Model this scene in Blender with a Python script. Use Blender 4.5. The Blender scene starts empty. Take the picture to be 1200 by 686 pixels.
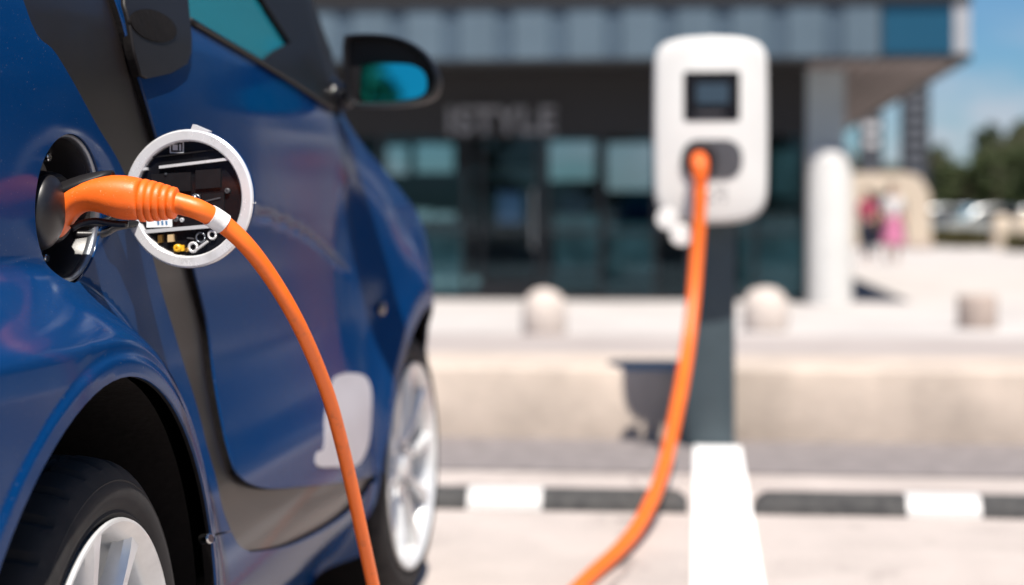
import bpy, bmesh, math, random
import numpy as np
from mathutils import Vector, Matrix, noise as mnoise
from mathutils.geometry import delaunay_2d_cdt
R = math.radians
rnd = random.Random(7)
S = bpy.context.scene
C = S.collection

# ------------------------------------------------------------------ camera model
FPX, PX0, HY, H = 2100.0, 600.0, 250.0, 0.777
TH = math.atan(220.0 / FPX)
CT, ST = math.cos(TH), math.sin(TH)
def W(px, py, D):
    xc = (px - PX0) / FPX * D
    return Vector((xc * CT - D * ST, xc * ST + D * CT, H + (HY - py) / FPX * D))
def G(px, py, zg=0.0):
    return W(px, py, (H - zg) * FPX / (py - HY))
def atY(px, py, y):
    """point on the plane Y = y seen at this bearing"""
    a = (px - PX0) / FPX
    return W(px, py, y / (a * ST + CT))

# ------------------------------------------------------------------ materials
def mat(name, col, rough=.5, metal=0., var=0., vscale=8., bump=0., bscale=60., coat=0., coat_r=.03, spec=.5, ior=1.5, trans=0., detail=6., col2=None, flake=0.):
    m = bpy.data.materials.new(name); m.use_nodes = True
    nt = m.node_tree; n = nt.nodes; l = nt.links
    b = n['Principled BSDF']
    b.inputs['Base Color'].default_value = (*col, 1)
    b.inputs['Roughness'].default_value = rough
    b.inputs['Metallic'].default_value = metal
    b.inputs['Coat Weight'].default_value = coat
    b.inputs['Coat Roughness'].default_value = coat_r
    b.inputs['Specular IOR Level'].default_value = spec
    b.inputs['IOR'].default_value = ior
    b.inputs['Transmission Weight'].default_value = trans
    tc = n.new('ShaderNodeTexCoord')
    if var > 0:
        nz = n.new('ShaderNodeTexNoise'); nz.inputs['Scale'].default_value = vscale; nz.inputs['Detail'].default_value = detail
        nz.inputs['Roughness'].default_value = .65
        l.new(tc.outputs['Object'], nz.inputs['Vector'])
        rp = n.new('ShaderNodeValToRGB')
        c2 = col2 or tuple(min(1, c * (1 + var)) for c in col)
        c1 = tuple(c * (1 - var) for c in col)
        rp.color_ramp.elements[0].position = .3; rp.color_ramp.elements[0].color = (*c1, 1)
        rp.color_ramp.elements[1].position = .7; rp.color_ramp.elements[1].color = (*c2, 1)
        l.new(nz.outputs['Fac'], rp.inputs['Fac']); l.new(rp.outputs['Color'], b.inputs['Base Color'])
        mr = n.new('ShaderNodeMapRange'); mr.inputs['To Min'].default_value = max(0.02, rough * .85); mr.inputs['To Max'].default_value = min(1, rough * 1.2)
        l.new(nz.outputs['Fac'], mr.inputs['Value']); l.new(mr.outputs['Result'], b.inputs['Roughness'])
    if bump > 0:
        nb = n.new('ShaderNodeTexNoise'); nb.inputs['Scale'].default_value = bscale; nb.inputs['Detail'].default_value = 5
        l.new(tc.outputs['Object'], nb.inputs['Vector'])
        bp = n.new('ShaderNodeBump'); bp.inputs['Strength'].default_value = bump; bp.inputs['Distance'].default_value = .01
        l.new(nb.outputs['Fac'], bp.inputs['Height']); l.new(bp.outputs['Normal'], b.inputs['Normal'])
    if flake > 0:
        vo = n.new('ShaderNodeTexVoronoi'); vo.inputs['Scale'].default_value = 1800
        l.new(tc.outputs['Object'], vo.inputs['Vector'])
        mx = n.new('ShaderNodeMixRGB'); mx.inputs['Color1'].default_value = (*[c * (1 - flake) for c in col], 1)
        mx.inputs['Color2'].default_value = (*[min(1, c * (1 + flake)) for c in col], 1)
        l.new(vo.outputs['Color'], mx.inputs['Fac']); l.new(mx.outputs['Color'], b.inputs['Base Color'])
    return m
M = {}
M['blue'] = mat('blue_paint', (.0008, .028, .108), .5, 0, coat=.44, flake=.12, spec=0, coat_r=.13)
M['cell'] = mat('grey_cell_paint', (.0125, .0095, .0090), .38, .1, coat=.1, flake=.1, spec=.4)
M['black'] = mat('black_plastic', (.008, .0075, .0085), .38, var=.15, vscale=90, bump=.03, bscale=700)
M['gloss_black'] = mat('gloss_black', (.008, .008, .010), .14, spec=.4)
M['trim_black'] = mat('trim_black', (.008, .0075, .009), .5, spec=.22)
M['handle'] = mat('handle_plastic', (.010, .009, .010), .5, bump=.03, bscale=900, spec=.25)
M['well'] = mat('wheel_liner', (.006, .005, .005), .9, spec=.12, var=.3, vscale=20, bump=.2, bscale=90)
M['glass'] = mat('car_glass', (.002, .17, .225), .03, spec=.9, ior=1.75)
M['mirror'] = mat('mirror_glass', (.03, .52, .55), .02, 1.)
M['tyre'] = mat('tyre_rubber', (.009, .0078, .0075), .85, var=.3, vscale=25, bump=.06, bscale=400, col2=(.020, .0175, .0175))
M['alloy'] = mat('alloy', (.68, .69, .69), .34, .35, var=.08, vscale=25, coat=.3)
M['alloy_in'] = mat('alloy_inner', (.42, .46, .47), .45, .5, var=.2, vscale=30)
M['steel'] = mat('steel', (.5, .5, .5), .25, 1.)
M['silver'] = mat('silver_rim', (.22, .24, .27), .3, .8)
M['white_ring'] = mat('white_ring', (.74, .74, .75), .26, .3, var=.05, vscale=40)
M['orange'] = mat('orange_rubber', (.80, .125, .006), .46, var=.06, vscale=60, bump=.035, bscale=500)
M['orange_c'] = mat('orange_cable', (.80, .140, .008), .42, var=.07, vscale=14, bump=.03, bscale=300)
M['tape'] = mat('white_tape', (.74, .73, .72), .45, var=.06, vscale=150, bump=.1, bscale=300)
M['sticker'] = mat('sticker_white', (.75, .77, .78), .5)
M['sticker_blue'] = mat('sticker_blue', (.05, .16, .32), .5)
M['yellow'] = mat('yellow_plastic', (.75, .42, .02), .4)
M['tan'] = mat('tan_plastic', (.55, .40, .22), .5)
M['gold'] = mat('brass', (.7, .42, .12), .3, .9)
M['pale'] = mat('pale_grey_print', (.45, .46, .48), .5)
M['dark_car'] = mat('dark_car_paint', (.006, .008, .014), .3, 0, coat=.5)
M['lamp_red'] = mat('tail_lens', (.35, .01, .01), .1)
M['refl_patch'] = mat('pale_reflection', (.46, .44, .47), .35, var=.04, vscale=20)
M['print_grey'] = mat('print_grey', (.20, .20, .21), .5)
M['lens'] = mat('indicator_lens', (.12, .10, .09), .12, coat=.5)
M['headlamp'] = mat('headlamp_glass', (.5, .52, .55), .08, .3)
M['ch_white'] = mat('charger_white', (.60, .59, .57), .4, var=.03, vscale=6)
M['ch_dark'] = mat('charger_dark', (.015, .013, .015), .4, var=.1, vscale=20)
M['ch_grey'] = mat('charger_grey', (.065, .065, .072), .4, var=.1, vscale=20)
M['screen'] = mat('screen_glass', (.004, .004, .006), .45, spec=.2)
M['lcd'] = mat('lcd_panel', (.030, .052, .075), .4, spec=.3)
M['post'] = mat('post_steel', (.045, .066, .078), .5, .1, var=.12, vscale=9)
M['ground'] = None
M['concrete'] = mat('wall_concrete', (.47, .395, .335), .9, var=.16, vscale=5, bump=.3, bscale=45)
M['cap'] = mat('wall_cap', (.36, .32, .285), .88, var=.12, vscale=6, bump=.2, bscale=60)
M['gutter'] = mat('gutter_asphalt', (.19, .168, .165), .92, var=.25, vscale=14, bump=.4, bscale=120)
M['plaza'] = mat('plaza_paving', (.45, .42, .405), .85, var=.09, vscale=.8, bump=.1, bscale=20)
M['plaza2'] = mat('walk_paving', (.335, .295, .28), .88, var=.1, vscale=1.3, bump=.1, bscale=20)
M['line'] = mat('line_paint', (.84, .83, .82), .7, var=.06, vscale=16, bump=.15, bscale=180)
M['rubber'] = mat('stop_rubber', (.026, .026, .029), .8, var=.45, vscale=26, bump=.3, bscale=150, col2=(.07, .068, .066))
M['patch'] = mat('stop_reflector', (.52, .51, .50), .45, var=.05, vscale=30)
M['stone'] = mat('stone', (.50, .435, .39), .9, var=.15, vscale=9, bump=.5, bscale=25)
M['stone_d'] = mat('stone_dark', (.37, .30, .26), .9, var=.2, vscale=9, bump=.5, bscale=25)
M['pillar'] = mat('pillar_white', (.56, .55, .53), .6, var=.04, vscale=3)
M['clad'] = mat('cladding_zinc', (.082, .120, .152), .5, .1, var=.10, vscale=1.2)
M['clad_d'] = mat('cladding_groove', (.058, .090, .122), .5, .1, var=.1, vscale=1.2)
M['b_dark'] = mat('building_dark', (.007, .006, .007), .6, var=.15, vscale=2)
M['b_frame'] = mat('frame_dark', (.014, .014, .016), .4)
M['b_glass'] = None
M['b_blue'] = mat('blue_pane', (.013, .065, .115), .15, spec=.4)
M['b_light'] = mat('corner_panel', (.30, .31, .33), .5, var=.06, vscale=2)
M['b_col'] = mat('grey_column', (.34, .39, .42), .6, var=.08, vscale=2)
M['soffit'] = mat('soffit_wood', (.23, .185, .175), .7, var=.3, vscale=3, bump=.1, bscale=30)
M['soffit_d'] = mat('soffit_joint', (.06, .045, .045), .8)
M['sign'] = mat('sign_letters', (.20, .20, .215), .6)
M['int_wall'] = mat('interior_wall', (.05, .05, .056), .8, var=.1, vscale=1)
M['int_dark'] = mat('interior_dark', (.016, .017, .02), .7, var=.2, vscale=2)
M['int_light'] = mat('interior_white', (.7, .72, .73), .6)
M['int_blue'] = mat('interior_blue', (.06, .10, .2), .6)
M['int_teal'] = mat('interior_teal', (.10, .23, .25), .6, var=.3, vscale=2.5)
M['int_grey'] = mat('interior_grey', (.30, .33, .34), .6, var=.2, vscale=3)
def glow_mat(name, col, st):  # weak emission stands in for pale reflections in the shop glass
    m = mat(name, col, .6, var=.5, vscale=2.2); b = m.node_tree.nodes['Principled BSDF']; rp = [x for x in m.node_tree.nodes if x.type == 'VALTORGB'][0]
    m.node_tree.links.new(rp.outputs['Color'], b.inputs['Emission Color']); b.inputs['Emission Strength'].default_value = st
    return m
M['glow_teal'] = glow_mat('reflected_glow_teal', (.10, .20, .225), .28)
M['glow_white'] = glow_mat('reflected_glow_white', (.42, .58, .60), .42)
M['glow_blue'] = glow_mat('reflected_glow_blue', (.07, .12, .24), .45)
M['cream'] = mat('cream_render', (.50, .42, .335), .8, var=.06, vscale=2)
M['pylon'] = mat('pylon_dark', (.010, .013, .022), .7, var=.2, vscale=2)
M['pylon_mark'] = mat('pylon_mark', (.10, .11, .13), .7)
M['skin'] = mat('skin', (.50, .30, .22), .55)
M['hair'] = mat('hair', (.03, .018, .012), .5, var=.3, vscale=60)
M['pink'] = mat('pink_cloth', (.46, .15, .27), .85, var=.15, vscale=9)
M['crimson'] = mat('crimson_cloth', (.36, .04, .10), .85, var=.15, vscale=9)
M['whitecloth'] = mat('white_cloth', (.52, .52, .54), .85, var=.06, vscale=9)
M['navy'] = mat('navy_cloth', (.02, .024, .05), .85, var=.2, vscale=9)
M['hedge'] = mat('hedge_leaf', (.085, .075, .022), .7, var=.45, vscale=3)
M['bark'] = mat('bark', (.08, .06, .045), .9, var=.3, vscale=10, bump=.6, bscale=25)
for i, c in enumerate([(.050, .068, .020), (.066, .072, .022), (.040, .058, .022), (.064, .062, .022)]):
    M['leaf%d' % i] = mat('foliage', c, .65, var=.5, vscale=.9)
for i, c in enumerate([(.30, .32, .34), (.06, .07, .09), (.45, .46, .47), (.10, .13, .18)]):
    M['pc%d' % i] = mat('far_car_paint', c, .3, .3, coat=.8)
M['turf'] = mat('turf', (.10, .115, .035), .95, var=.4, vscale=1.5, bump=.5, bscale=40)

def ground_mat():
    m = mat('parking_surface', (.45, .395, .365), .92, var=.15, vscale=2.2, bump=.35, bscale=140, detail=9)
    nt = m.node_tree; n = nt.nodes; l = nt.links; b = n['Principled BSDF']
    rp = [x for x in n if x.type == 'VALTORGB'][0]
    tc = [x for x in n if x.type == 'TEX_COORD'][0]
    n2 = n.new('ShaderNodeTexNoise'); n2.inputs['Scale'].default_value = 170; n2.inputs['Detail'].default_value = 3
    l.new(tc.outputs['Object'], n2.inputs['Vector'])
    r2 = n.new('ShaderNodeValToRGB'); r2.color_ramp.elements[0].position = .35; r2.color_ramp.elements[0].color = (.72, .72, .72, 1)
    r2.color_ramp.elements[1].position = .6; r2.color_ramp.elements[1].color = (1.08, 1.08, 1.08, 1)
    l.new(n2.outputs['Fac'], r2.inputs['Fac'])
    mx = n.new('ShaderNodeMixRGB'); mx.blend_type = 'MULTIPLY'; mx.inputs['Fac'].default_value = 1
    l.new(rp.outputs['Color'], mx.inputs['Color1']); l.new(r2.outputs['Color'], mx.inputs['Color2'])
    l.new(mx.outputs['Color'], b.inputs['Base Color'])
    return m
M['ground'] = ground_mat()
def blend(m, scale, lo, hi, col, fac, detail=2, stretch=(1, 1, 1), seed=0.):
    nt = m.node_tree; n = nt.nodes; l = nt.links; b = n['Principled BSDF']
    src = b.inputs['Base Color'].links[0].from_socket
    tc = n.new('ShaderNodeTexCoord'); mp = n.new('ShaderNodeMapping'); mp.inputs['Scale'].default_value = stretch; mp.inputs['Location'].default_value = (seed, seed, seed)
    nz = n.new('ShaderNodeTexNoise'); nz.inputs['Scale'].default_value = scale; nz.inputs['Detail'].default_value = detail
    l.new(tc.outputs['Object'], mp.inputs['Vector']); l.new(mp.outputs[0], nz.inputs['Vector'])
    mr = n.new('ShaderNodeMapRange'); mr.inputs['From Min'].default_value = lo; mr.inputs['From Max'].default_value = hi; mr.inputs['To Max'].default_value = fac
    l.new(nz.outputs['Fac'], mr.inputs['Value'])
    mx = n.new('ShaderNodeMixRGB'); mx.inputs['Color2'].default_value = (*col, 1)
    l.new(mr.outputs[0], mx.inputs['Fac']); l.new(src, mx.inputs['Color1']); l.new(mx.outputs['Color'], b.inputs['Base Color'])
def cracks(m, scale, width, fac, col):
    nt = m.node_tree; n = nt.nodes; l = nt.links; b = n['Principled BSDF']
    src = b.inputs['Base Color'].links[0].from_socket
    tc = n.new('ShaderNodeTexCoord'); nz = n.new('ShaderNodeTexNoise'); nz.inputs['Scale'].default_value = 3; nz.inputs['Detail'].default_value = 4
    ad = n.new('ShaderNodeMixRGB'); ad.blend_type = 'ADD'; ad.inputs['Fac'].default_value = .35
    vo = n.new('ShaderNodeTexVoronoi'); vo.feature = 'DISTANCE_TO_EDGE'; vo.inputs['Scale'].default_value = scale
    l.new(tc.outputs['Object'], nz.inputs['Vector']); l.new(tc.outputs['Object'], ad.inputs['Color1']); l.new(nz.outputs['Color'], ad.inputs['Color2']); l.new(ad.outputs['Color'], vo.inputs['Vector'])
    mr = n.new('ShaderNodeMapRange'); mr.inputs['From Min'].default_value = width; mr.inputs['From Max'].default_value = 0; mr.inputs['To Max'].default_value = fac
    l.new(vo.outputs['Distance'], mr.inputs['Value'])
    mx = n.new('ShaderNodeMixRGB'); mx.inputs['Color2'].default_value = (*col, 1)
    l.new(mr.outputs[0], mx.inputs['Fac']); l.new(src, mx.inputs['Color1']); l.new(mx.outputs['Color'], b.inputs['Base Color'])
blend(M['ground'], 1.1, .56, .72, (.19, .165, .155), .45, 6)
blend(M['ground'], 9, .60, .75, (.22, .19, .175), .35, 5, (1, .35, 1), 3.)
cracks(M['ground'], .55, .010, .6, (.12, .10, .095))
blend(M['concrete'], 3, .5, .75, (.25, .21, .18), .5, 6, (1, 1, .25), 1.)
blend(M['plaza'], .7, .5, .75, (.27, .25, .24), .4, 6)
blend(M['line'], 22, .60, .70, (.45, .42, .40), .5, 6)
blend(M['blue'], 420, .72, .78, (.25, .25, .25), .30, 1)
blend(M['blue'], 3.5, .45, .8, (.03, .05, .09), .25, 6)
blend(M['orange_c'], 55, .60, .74, (.34, .075, .015), .45, 6)
blend(M['orange'], 70, .62, .76, (.42, .07, .01), .35, 6)
blend(M['orange'], 500, .70, .76, (.8, .5, .3), .3, 1)
blend(M['white_ring'], 45, .58, .75, (.40, .39, .38), .4, 6)
blend(M['tyre'], 40, .5, .75, (.035, .03, .026), .3, 6)
def glass_mat():
    m = bpy.data.materials.new('shop_glass'); m.use_nodes = True
    nt = m.node_tree; n = nt.nodes; l = nt.links; n.clear()
    o = n.new('ShaderNodeOutputMaterial'); t = n.new('ShaderNodeBsdfTransparent'); g = n.new('ShaderNodeBsdfGlossy'); mx = n.new('ShaderNodeMixShader')
    fr = n.new('ShaderNodeFresnel'); fr.inputs['IOR'].default_value = 1.42
    t.inputs['Color'].default_value = (.56, .64, .655, 1); g.inputs['Roughness'].default_value = .02; g.inputs['Color'].default_value = (.6, .85, 1, 1)
    l.new(fr.outputs[0], mx.inputs[0]); l.new(t.outputs[0], mx.inputs[1]); l.new(g.outputs[0], mx.inputs[2]); l.new(mx.outputs[0], o.inputs['Surface'])
    return m
M['b_glass'] = glass_mat()

# ------------------------------------------------------------------ object helpers
def tag(o, label=None, cat=None, group=None, kind=None):
    if label: o['label'] = label
    if cat: o['category'] = cat
    if group: o['group'] = group
    if kind: o['kind'] = kind
    return o
def empty(name, loc=(0, 0, 0), label=None, cat=None, group=None, rz=0):
    o = bpy.data.objects.new(name, None); C.objects.link(o)
    o.location = loc; o.rotation_euler = (0, 0, rz); o.empty_display_size = .1
    return tag(o, label, cat, group)
def link(name, me, mats, parent=None, smooth=False):
    if not isinstance(mats, (list, tuple)): mats = [mats]
    for m in mats: me.materials.append(m)
    o = bpy.data.objects.new(name, me); C.objects.link(o)
    if parent:
        o.parent = parent
        # geometry is written in world coordinates: bring it into the parent's frame
        rt = parent
        off = Vector((0, 0, 0))
        while rt:
            off += rt.location; rt = rt.parent
        if off.length > 0: me.transform(Matrix.Translation(-off))
    if smooth:
        me.polygons.foreach_set('use_smooth', [True] * len(me.polygons))
    return o
def build(name, bm, mats, parent=None, smooth=False, angle=None):
    bmesh.ops.recalc_face_normals(bm, faces=bm.faces)
    me = bpy.data.meshes.new(name); bm.to_mesh(me); bm.free()
    o = link(name, me, mats, parent, smooth)
    if angle is not None:
        try: me.set_sharp_from_angle(angle=R(angle))
        except Exception: pass
    return o
def box(bm, x0, x1, y0, y1, z0, z1, bev=0., mi=0):
    vs = [bm.verts.new(v) for v in ((x0, y0, z0), (x1, y0, z0), (x1, y1, z0), (x0, y1, z0), (x0, y0, z1), (x1, y0, z1), (x1, y1, z1), (x0, y1, z1))]
    fs = [bm.faces.new([vs[i] for i in f]) for f in ((0, 3, 2, 1), (4, 5, 6, 7), (0, 1, 5, 4), (1, 2, 6, 5), (2, 3, 7, 6), (3, 0, 4, 7))]
    for f in fs: f.material_index = mi
    if bev > 0:
        es = list({e for f in fs for e in f.edges})
        r = bmesh.ops.bevel(bm, geom=es, offset=bev, segments=2, affect='EDGES', profile=.5)
        for f in r['faces']: f.material_index = mi
def bxo(name, x0, x1, y0, y1, z0, z1, m, parent=None, bev=0.):
    bm = bmesh.new(); box(bm, x0, x1, y0, y1, z0, z1, bev)
    return build(name, bm, m, parent, smooth=bev > 0, angle=35)
def basis(axis):
    a = Vector(axis).normalized()
    t = Vector((0, 0, 1)) if abs(a.z) < .9 else Vector((1, 0, 0))
    e1 = t.cross(a).normalized(); e2 = a.cross(e1).normalized()
    return a, e1, e2
def lathe(bm, prof, axis, org, n=64, closed=False):
    """prof: list of (along, radius)"""
    a, e1, e2 = basis(axis); org = Vector(org); rings = []
    for (h, r) in prof:
        if r < 1e-6: rings.append([bm.verts.new(org + a * h)])
        else: rings.append([bm.verts.new(org + a * h + (e1 * math.cos(t) + e2 * math.sin(t)) * r) for t in (2 * math.pi * k / n for k in range(n))])
    pr = list(zip(rings[:-1], rings[1:]))
    if closed: pr.append((rings[-1], rings[0]))
    for A, B in pr:
        for k in range(n):
            k2 = (k + 1) % n
            q = [A[k % len(A)], A[k2 % len(A)], B[k2 % len(B)], B[k % len(B)]]
            q2 = []
            for v in q:
                if v not in q2: q2.append(v)
            if len(q2) >= 3:
                try: bm.faces.new(q2)
                except ValueError: pass
    return rings
def catmull(P, n=8):
    P = [Vector(p) for p in P]; out = []
    Q = [P[0] * 2 - P[1]] + P + [P[-1] * 2 - P[-2]]
    for i in range(1, len(Q) - 2):
        p0, p1, p2, p3 = Q[i - 1:i + 3]
        for k in range(n):
            t = k / n
            out.append(.5 * ((2 * p1) + (p2 - p0) * t + (2 * p0 - 5 * p1 + 4 * p2 - p3) * t * t + (3 * p1 - p0 - 3 * p2 + p3) * t ** 3))
    out.append(P[-1]); return out
def tube(bm, pts, rad, n=12, cap=True):
    """pts list of Vector, rad scalar or list; parallel transported"""
    pts = [Vector(p) for p in pts]
    if not hasattr(rad, '__len__'): rad = [rad] * len(pts)
    tg = [(pts[min(i + 1, len(pts) - 1)] - pts[max(i - 1, 0)]).normalized() for i in range(len(pts))]
    _, e1, e2 = basis(tg[0]); rings = []
    for i, p in enumerate(pts):
        e1 = (e1 - tg[i] * e1.dot(tg[i])).normalized(); e2 = tg[i].cross(e1)
        rings.append([bm.verts.new(p + (e1 * math.cos(t) + e2 * math.sin(t)) * rad[i]) for t in (2 * math.pi * k / n for k in range(n))])
    for A, B in zip(rings[:-1], rings[1:]):
        for k in range(n): bm.faces.new([A[k], A[(k + 1) % n], B[(k + 1) % n], B[k]])
    if cap: bm.faces.new(rings[0][::-1]); bm.faces.new(rings[-1])
    return rings
def prism(bm, outline, d0, d1, fr):
    """outline 2-D (a,b) extruded from d0 to d1; fr(a,b,c)->Vector"""
    A = [bm.verts.new(fr(a, b, d0)) for a, b in outline]; B = [bm.verts.new(fr(a, b, d1)) for a, b in outline]
    bm.faces.new(A[::-1]); f = bm.faces.new(B); n = len(A)
    for i in range(n): bm.faces.new([A[i], A[(i + 1) % n], B[(i + 1) % n], B[i]])
    return f
def copy_tree(o, parent=None):
    c = o.copy(); C.objects.link(c)
    if parent: c.parent = parent
    for ch in [x for x in bpy.data.objects if x.parent == o]: copy_tree(ch, c)
    return c
def sm(a, b, x):
    t = np.clip((x - a) / (b - a), 0, 1); return t * t * (3 - 2 * t)
def pchip(xs, ys):
    xs = np.array(xs, float); ys = np.array(ys, float); h = np.diff(xs); d = np.diff(ys) / h
    m = np.zeros_like(ys); m[0] = d[0]; m[-1] = d[-1]
    for i in range(1, len(xs) - 1):
        if d[i - 1] * d[i] > 0:
            w1 = 2 * h[i] + h[i - 1]; w2 = h[i] + 2 * h[i - 1]
            m[i] = (w1 + w2) / (w1 / d[i - 1] + w2 / d[i])
    def f(x):
        x = np.clip(np.asarray(x, float), xs[0], xs[-1])
        k = np.clip(np.searchsorted(xs, x) - 1, 0, len(xs) - 2)
        t = (x - xs[k]) / h[k]
        return ((1 + 2 * t) * (1 - t) ** 2 * ys[k] + t * (1 - t) ** 2 * h[k] * m[k] + t * t * (3 - 2 * t) * ys[k + 1] + t * t * (t - 1) * h[k] * m[k + 1])
    return f

# ------------------------------------------------------------------ the car: side surface
X0, Y0, HUB, WB = -.571, 1.710, .268, 1.87        # outer tyre plane, rear axle, hub height, wheelbase
TYRE_R, ARCH_R, RA, RC = .268, .342, .356, (-.03, .262)
CARW = 1.50                                       # distance between the two outer tyre planes
b_mid = pchip([.15, .20, .25, .32, .42, .50, .60, .70, .80, .90, .98, 1.06, 1.16, 1.30, 1.50],
              [-.10, -.055, -.022, -.004, -.012, -.032, -.050, -.056, -.055, -.054, -.062, -.085, -.112, -.150, -.225])
b_frt = pchip([.15, .20, .25, .32, .42, .50, .64, .76, .88, .95, 1.0, 1.06, 1.16, 1.30, 1.50],
              [-.10, -.055, -.03, -.02, -.015, -.005, .005, -.015, -.056, -.085, -.12, -.15, -.17, -.2, -.26])
crease = None
def wfun(u, z):
    u = np.asarray(u, float); z = np.asarray(z, float)
    k = sm(1.3, 1.75, u)
    b = b_mid(z) * (1 - k) + b_frt(z) * k
    b = b - .16 * np.clip(.4 - u, 0, None) ** 2 - .9 * np.clip(u - 2.02, 0, None) ** 2
    # rear flare: level shoulder behind the axle, round in front of it
    ur = u - RC[0]; p = np.where(z > RC[1], np.hypot(np.clip(ur, 0, None), z - RC[1]), np.clip(ur, 0, None))
    s = 1 - sm(.385, .470, p)
    s = s * (1 - sm(.3, .5, u))
    tgt = .012 - .25 * np.clip(-u - .1, 0, None) ** 2 - .10 * np.clip(p - .36, 0, None) - .35 * np.clip(.30 - z, 0, None)
    b = b * (1 - s) + tgt * s
    b = b + .0040 * (1 - sm(.3705, .3815, np.hypot(u - RC[0], z - RC[1]))) * (u < .45)
    pf = np.where(z > HUB, np.hypot(u - WB, z - HUB), np.abs(u - WB))
    s = 1 - sm(.35, .50, pf)
    tgt = .032 - .75 * np.clip(u - 1.85, 0, None) ** 2 - .07 * np.clip(1.85 - u, 0, None) - .2 * np.clip(pf - .37, 0, None)
    b = b * (1 - s) + np.maximum(tgt, b) * s
    if crease is not None:
        zl = crease(u); d = z - zl
        msk = sm(.62, .80, u) * (1 - sm(1.38, 1.43, u))
        b = b + msk * (-.0030 * np.exp(-(d / .006) ** 2) + .0008 * sm(-.004, .014, d) * (1 - sm(.03, .3, d)))
    return b
def px2uz(px, py, off=0.):
    a = (px - PX0) / FPX; dx = a * CT - ST; dy = a * ST + CT
    u, z = .5, .6
    for _ in range(40):
        x = X0 + float(wfun(u, z)) + off
        D = x / dx
        u = .5 * u + .5 * (D * dy - Y0); z = .5 * z + .5 * (H + (HY - py) / FPX * D)
    return (u, z)
def P(*pp): return [px2uz(*p) for p in pp]
_cz = P((300, 250), (335, 262), (365, 279), (410, 322), (448, 364))
crease = pchip([-1, *[c[0] for c in _cz], 4], [_cz[0][1] + .05, *[c[1] for c in _cz], _cz[-1][1] - .1])
def dens(pl, step=.012, smooth=False, closed=False):
    if smooth and len(pl) > 2: pl = [(v.x, v.y) for v in catmull([Vector((a, b, 0)) for a, b in pl], 6)]
    out = []
    seq = list(zip(pl, pl[1:] + pl[:1])) if closed else list(zip(pl[:-1], pl[1:]))
    for (a, b), (c, d) in seq:
        n = max(1, int(math.hypot(c - a, d - b) / step + .5))
        out += [(a + (c - a) * k / n, b + (d - b) * k / n) for k in range(n)]
    if not closed: out.append(pl[-1])
    return out
def inside(pt, poly):
    x, y = pt; r = False; n = len(poly); j = n - 1
    for i in range(n):
        xi, yi = poly[i]; xj, yj = poly[j]
        if (yi > y) != (yj > y) and x < (xj - xi) * (y - yi) / (yj - yi) + xi: r = not r
        j = i
    return r
def inside_np(X, Y, poly):
    r = np.zeros(X.shape, bool); n = len(poly); j = n - 1
    for i in range(n):
        xi, yi = poly[i]; xj, yj = poly[j]
        if yi != yj:
            c = ((yi > Y) != (yj > Y)) & (X < (xj - xi) * (Y - yi) / (yj - yi) + xi); r ^= c
        j = i
    return r
def area(p): return .5 * sum(a[0] * b[1] - b[0] * a[1] for a, b in zip(p, p[1:] + p[:1]))
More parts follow.
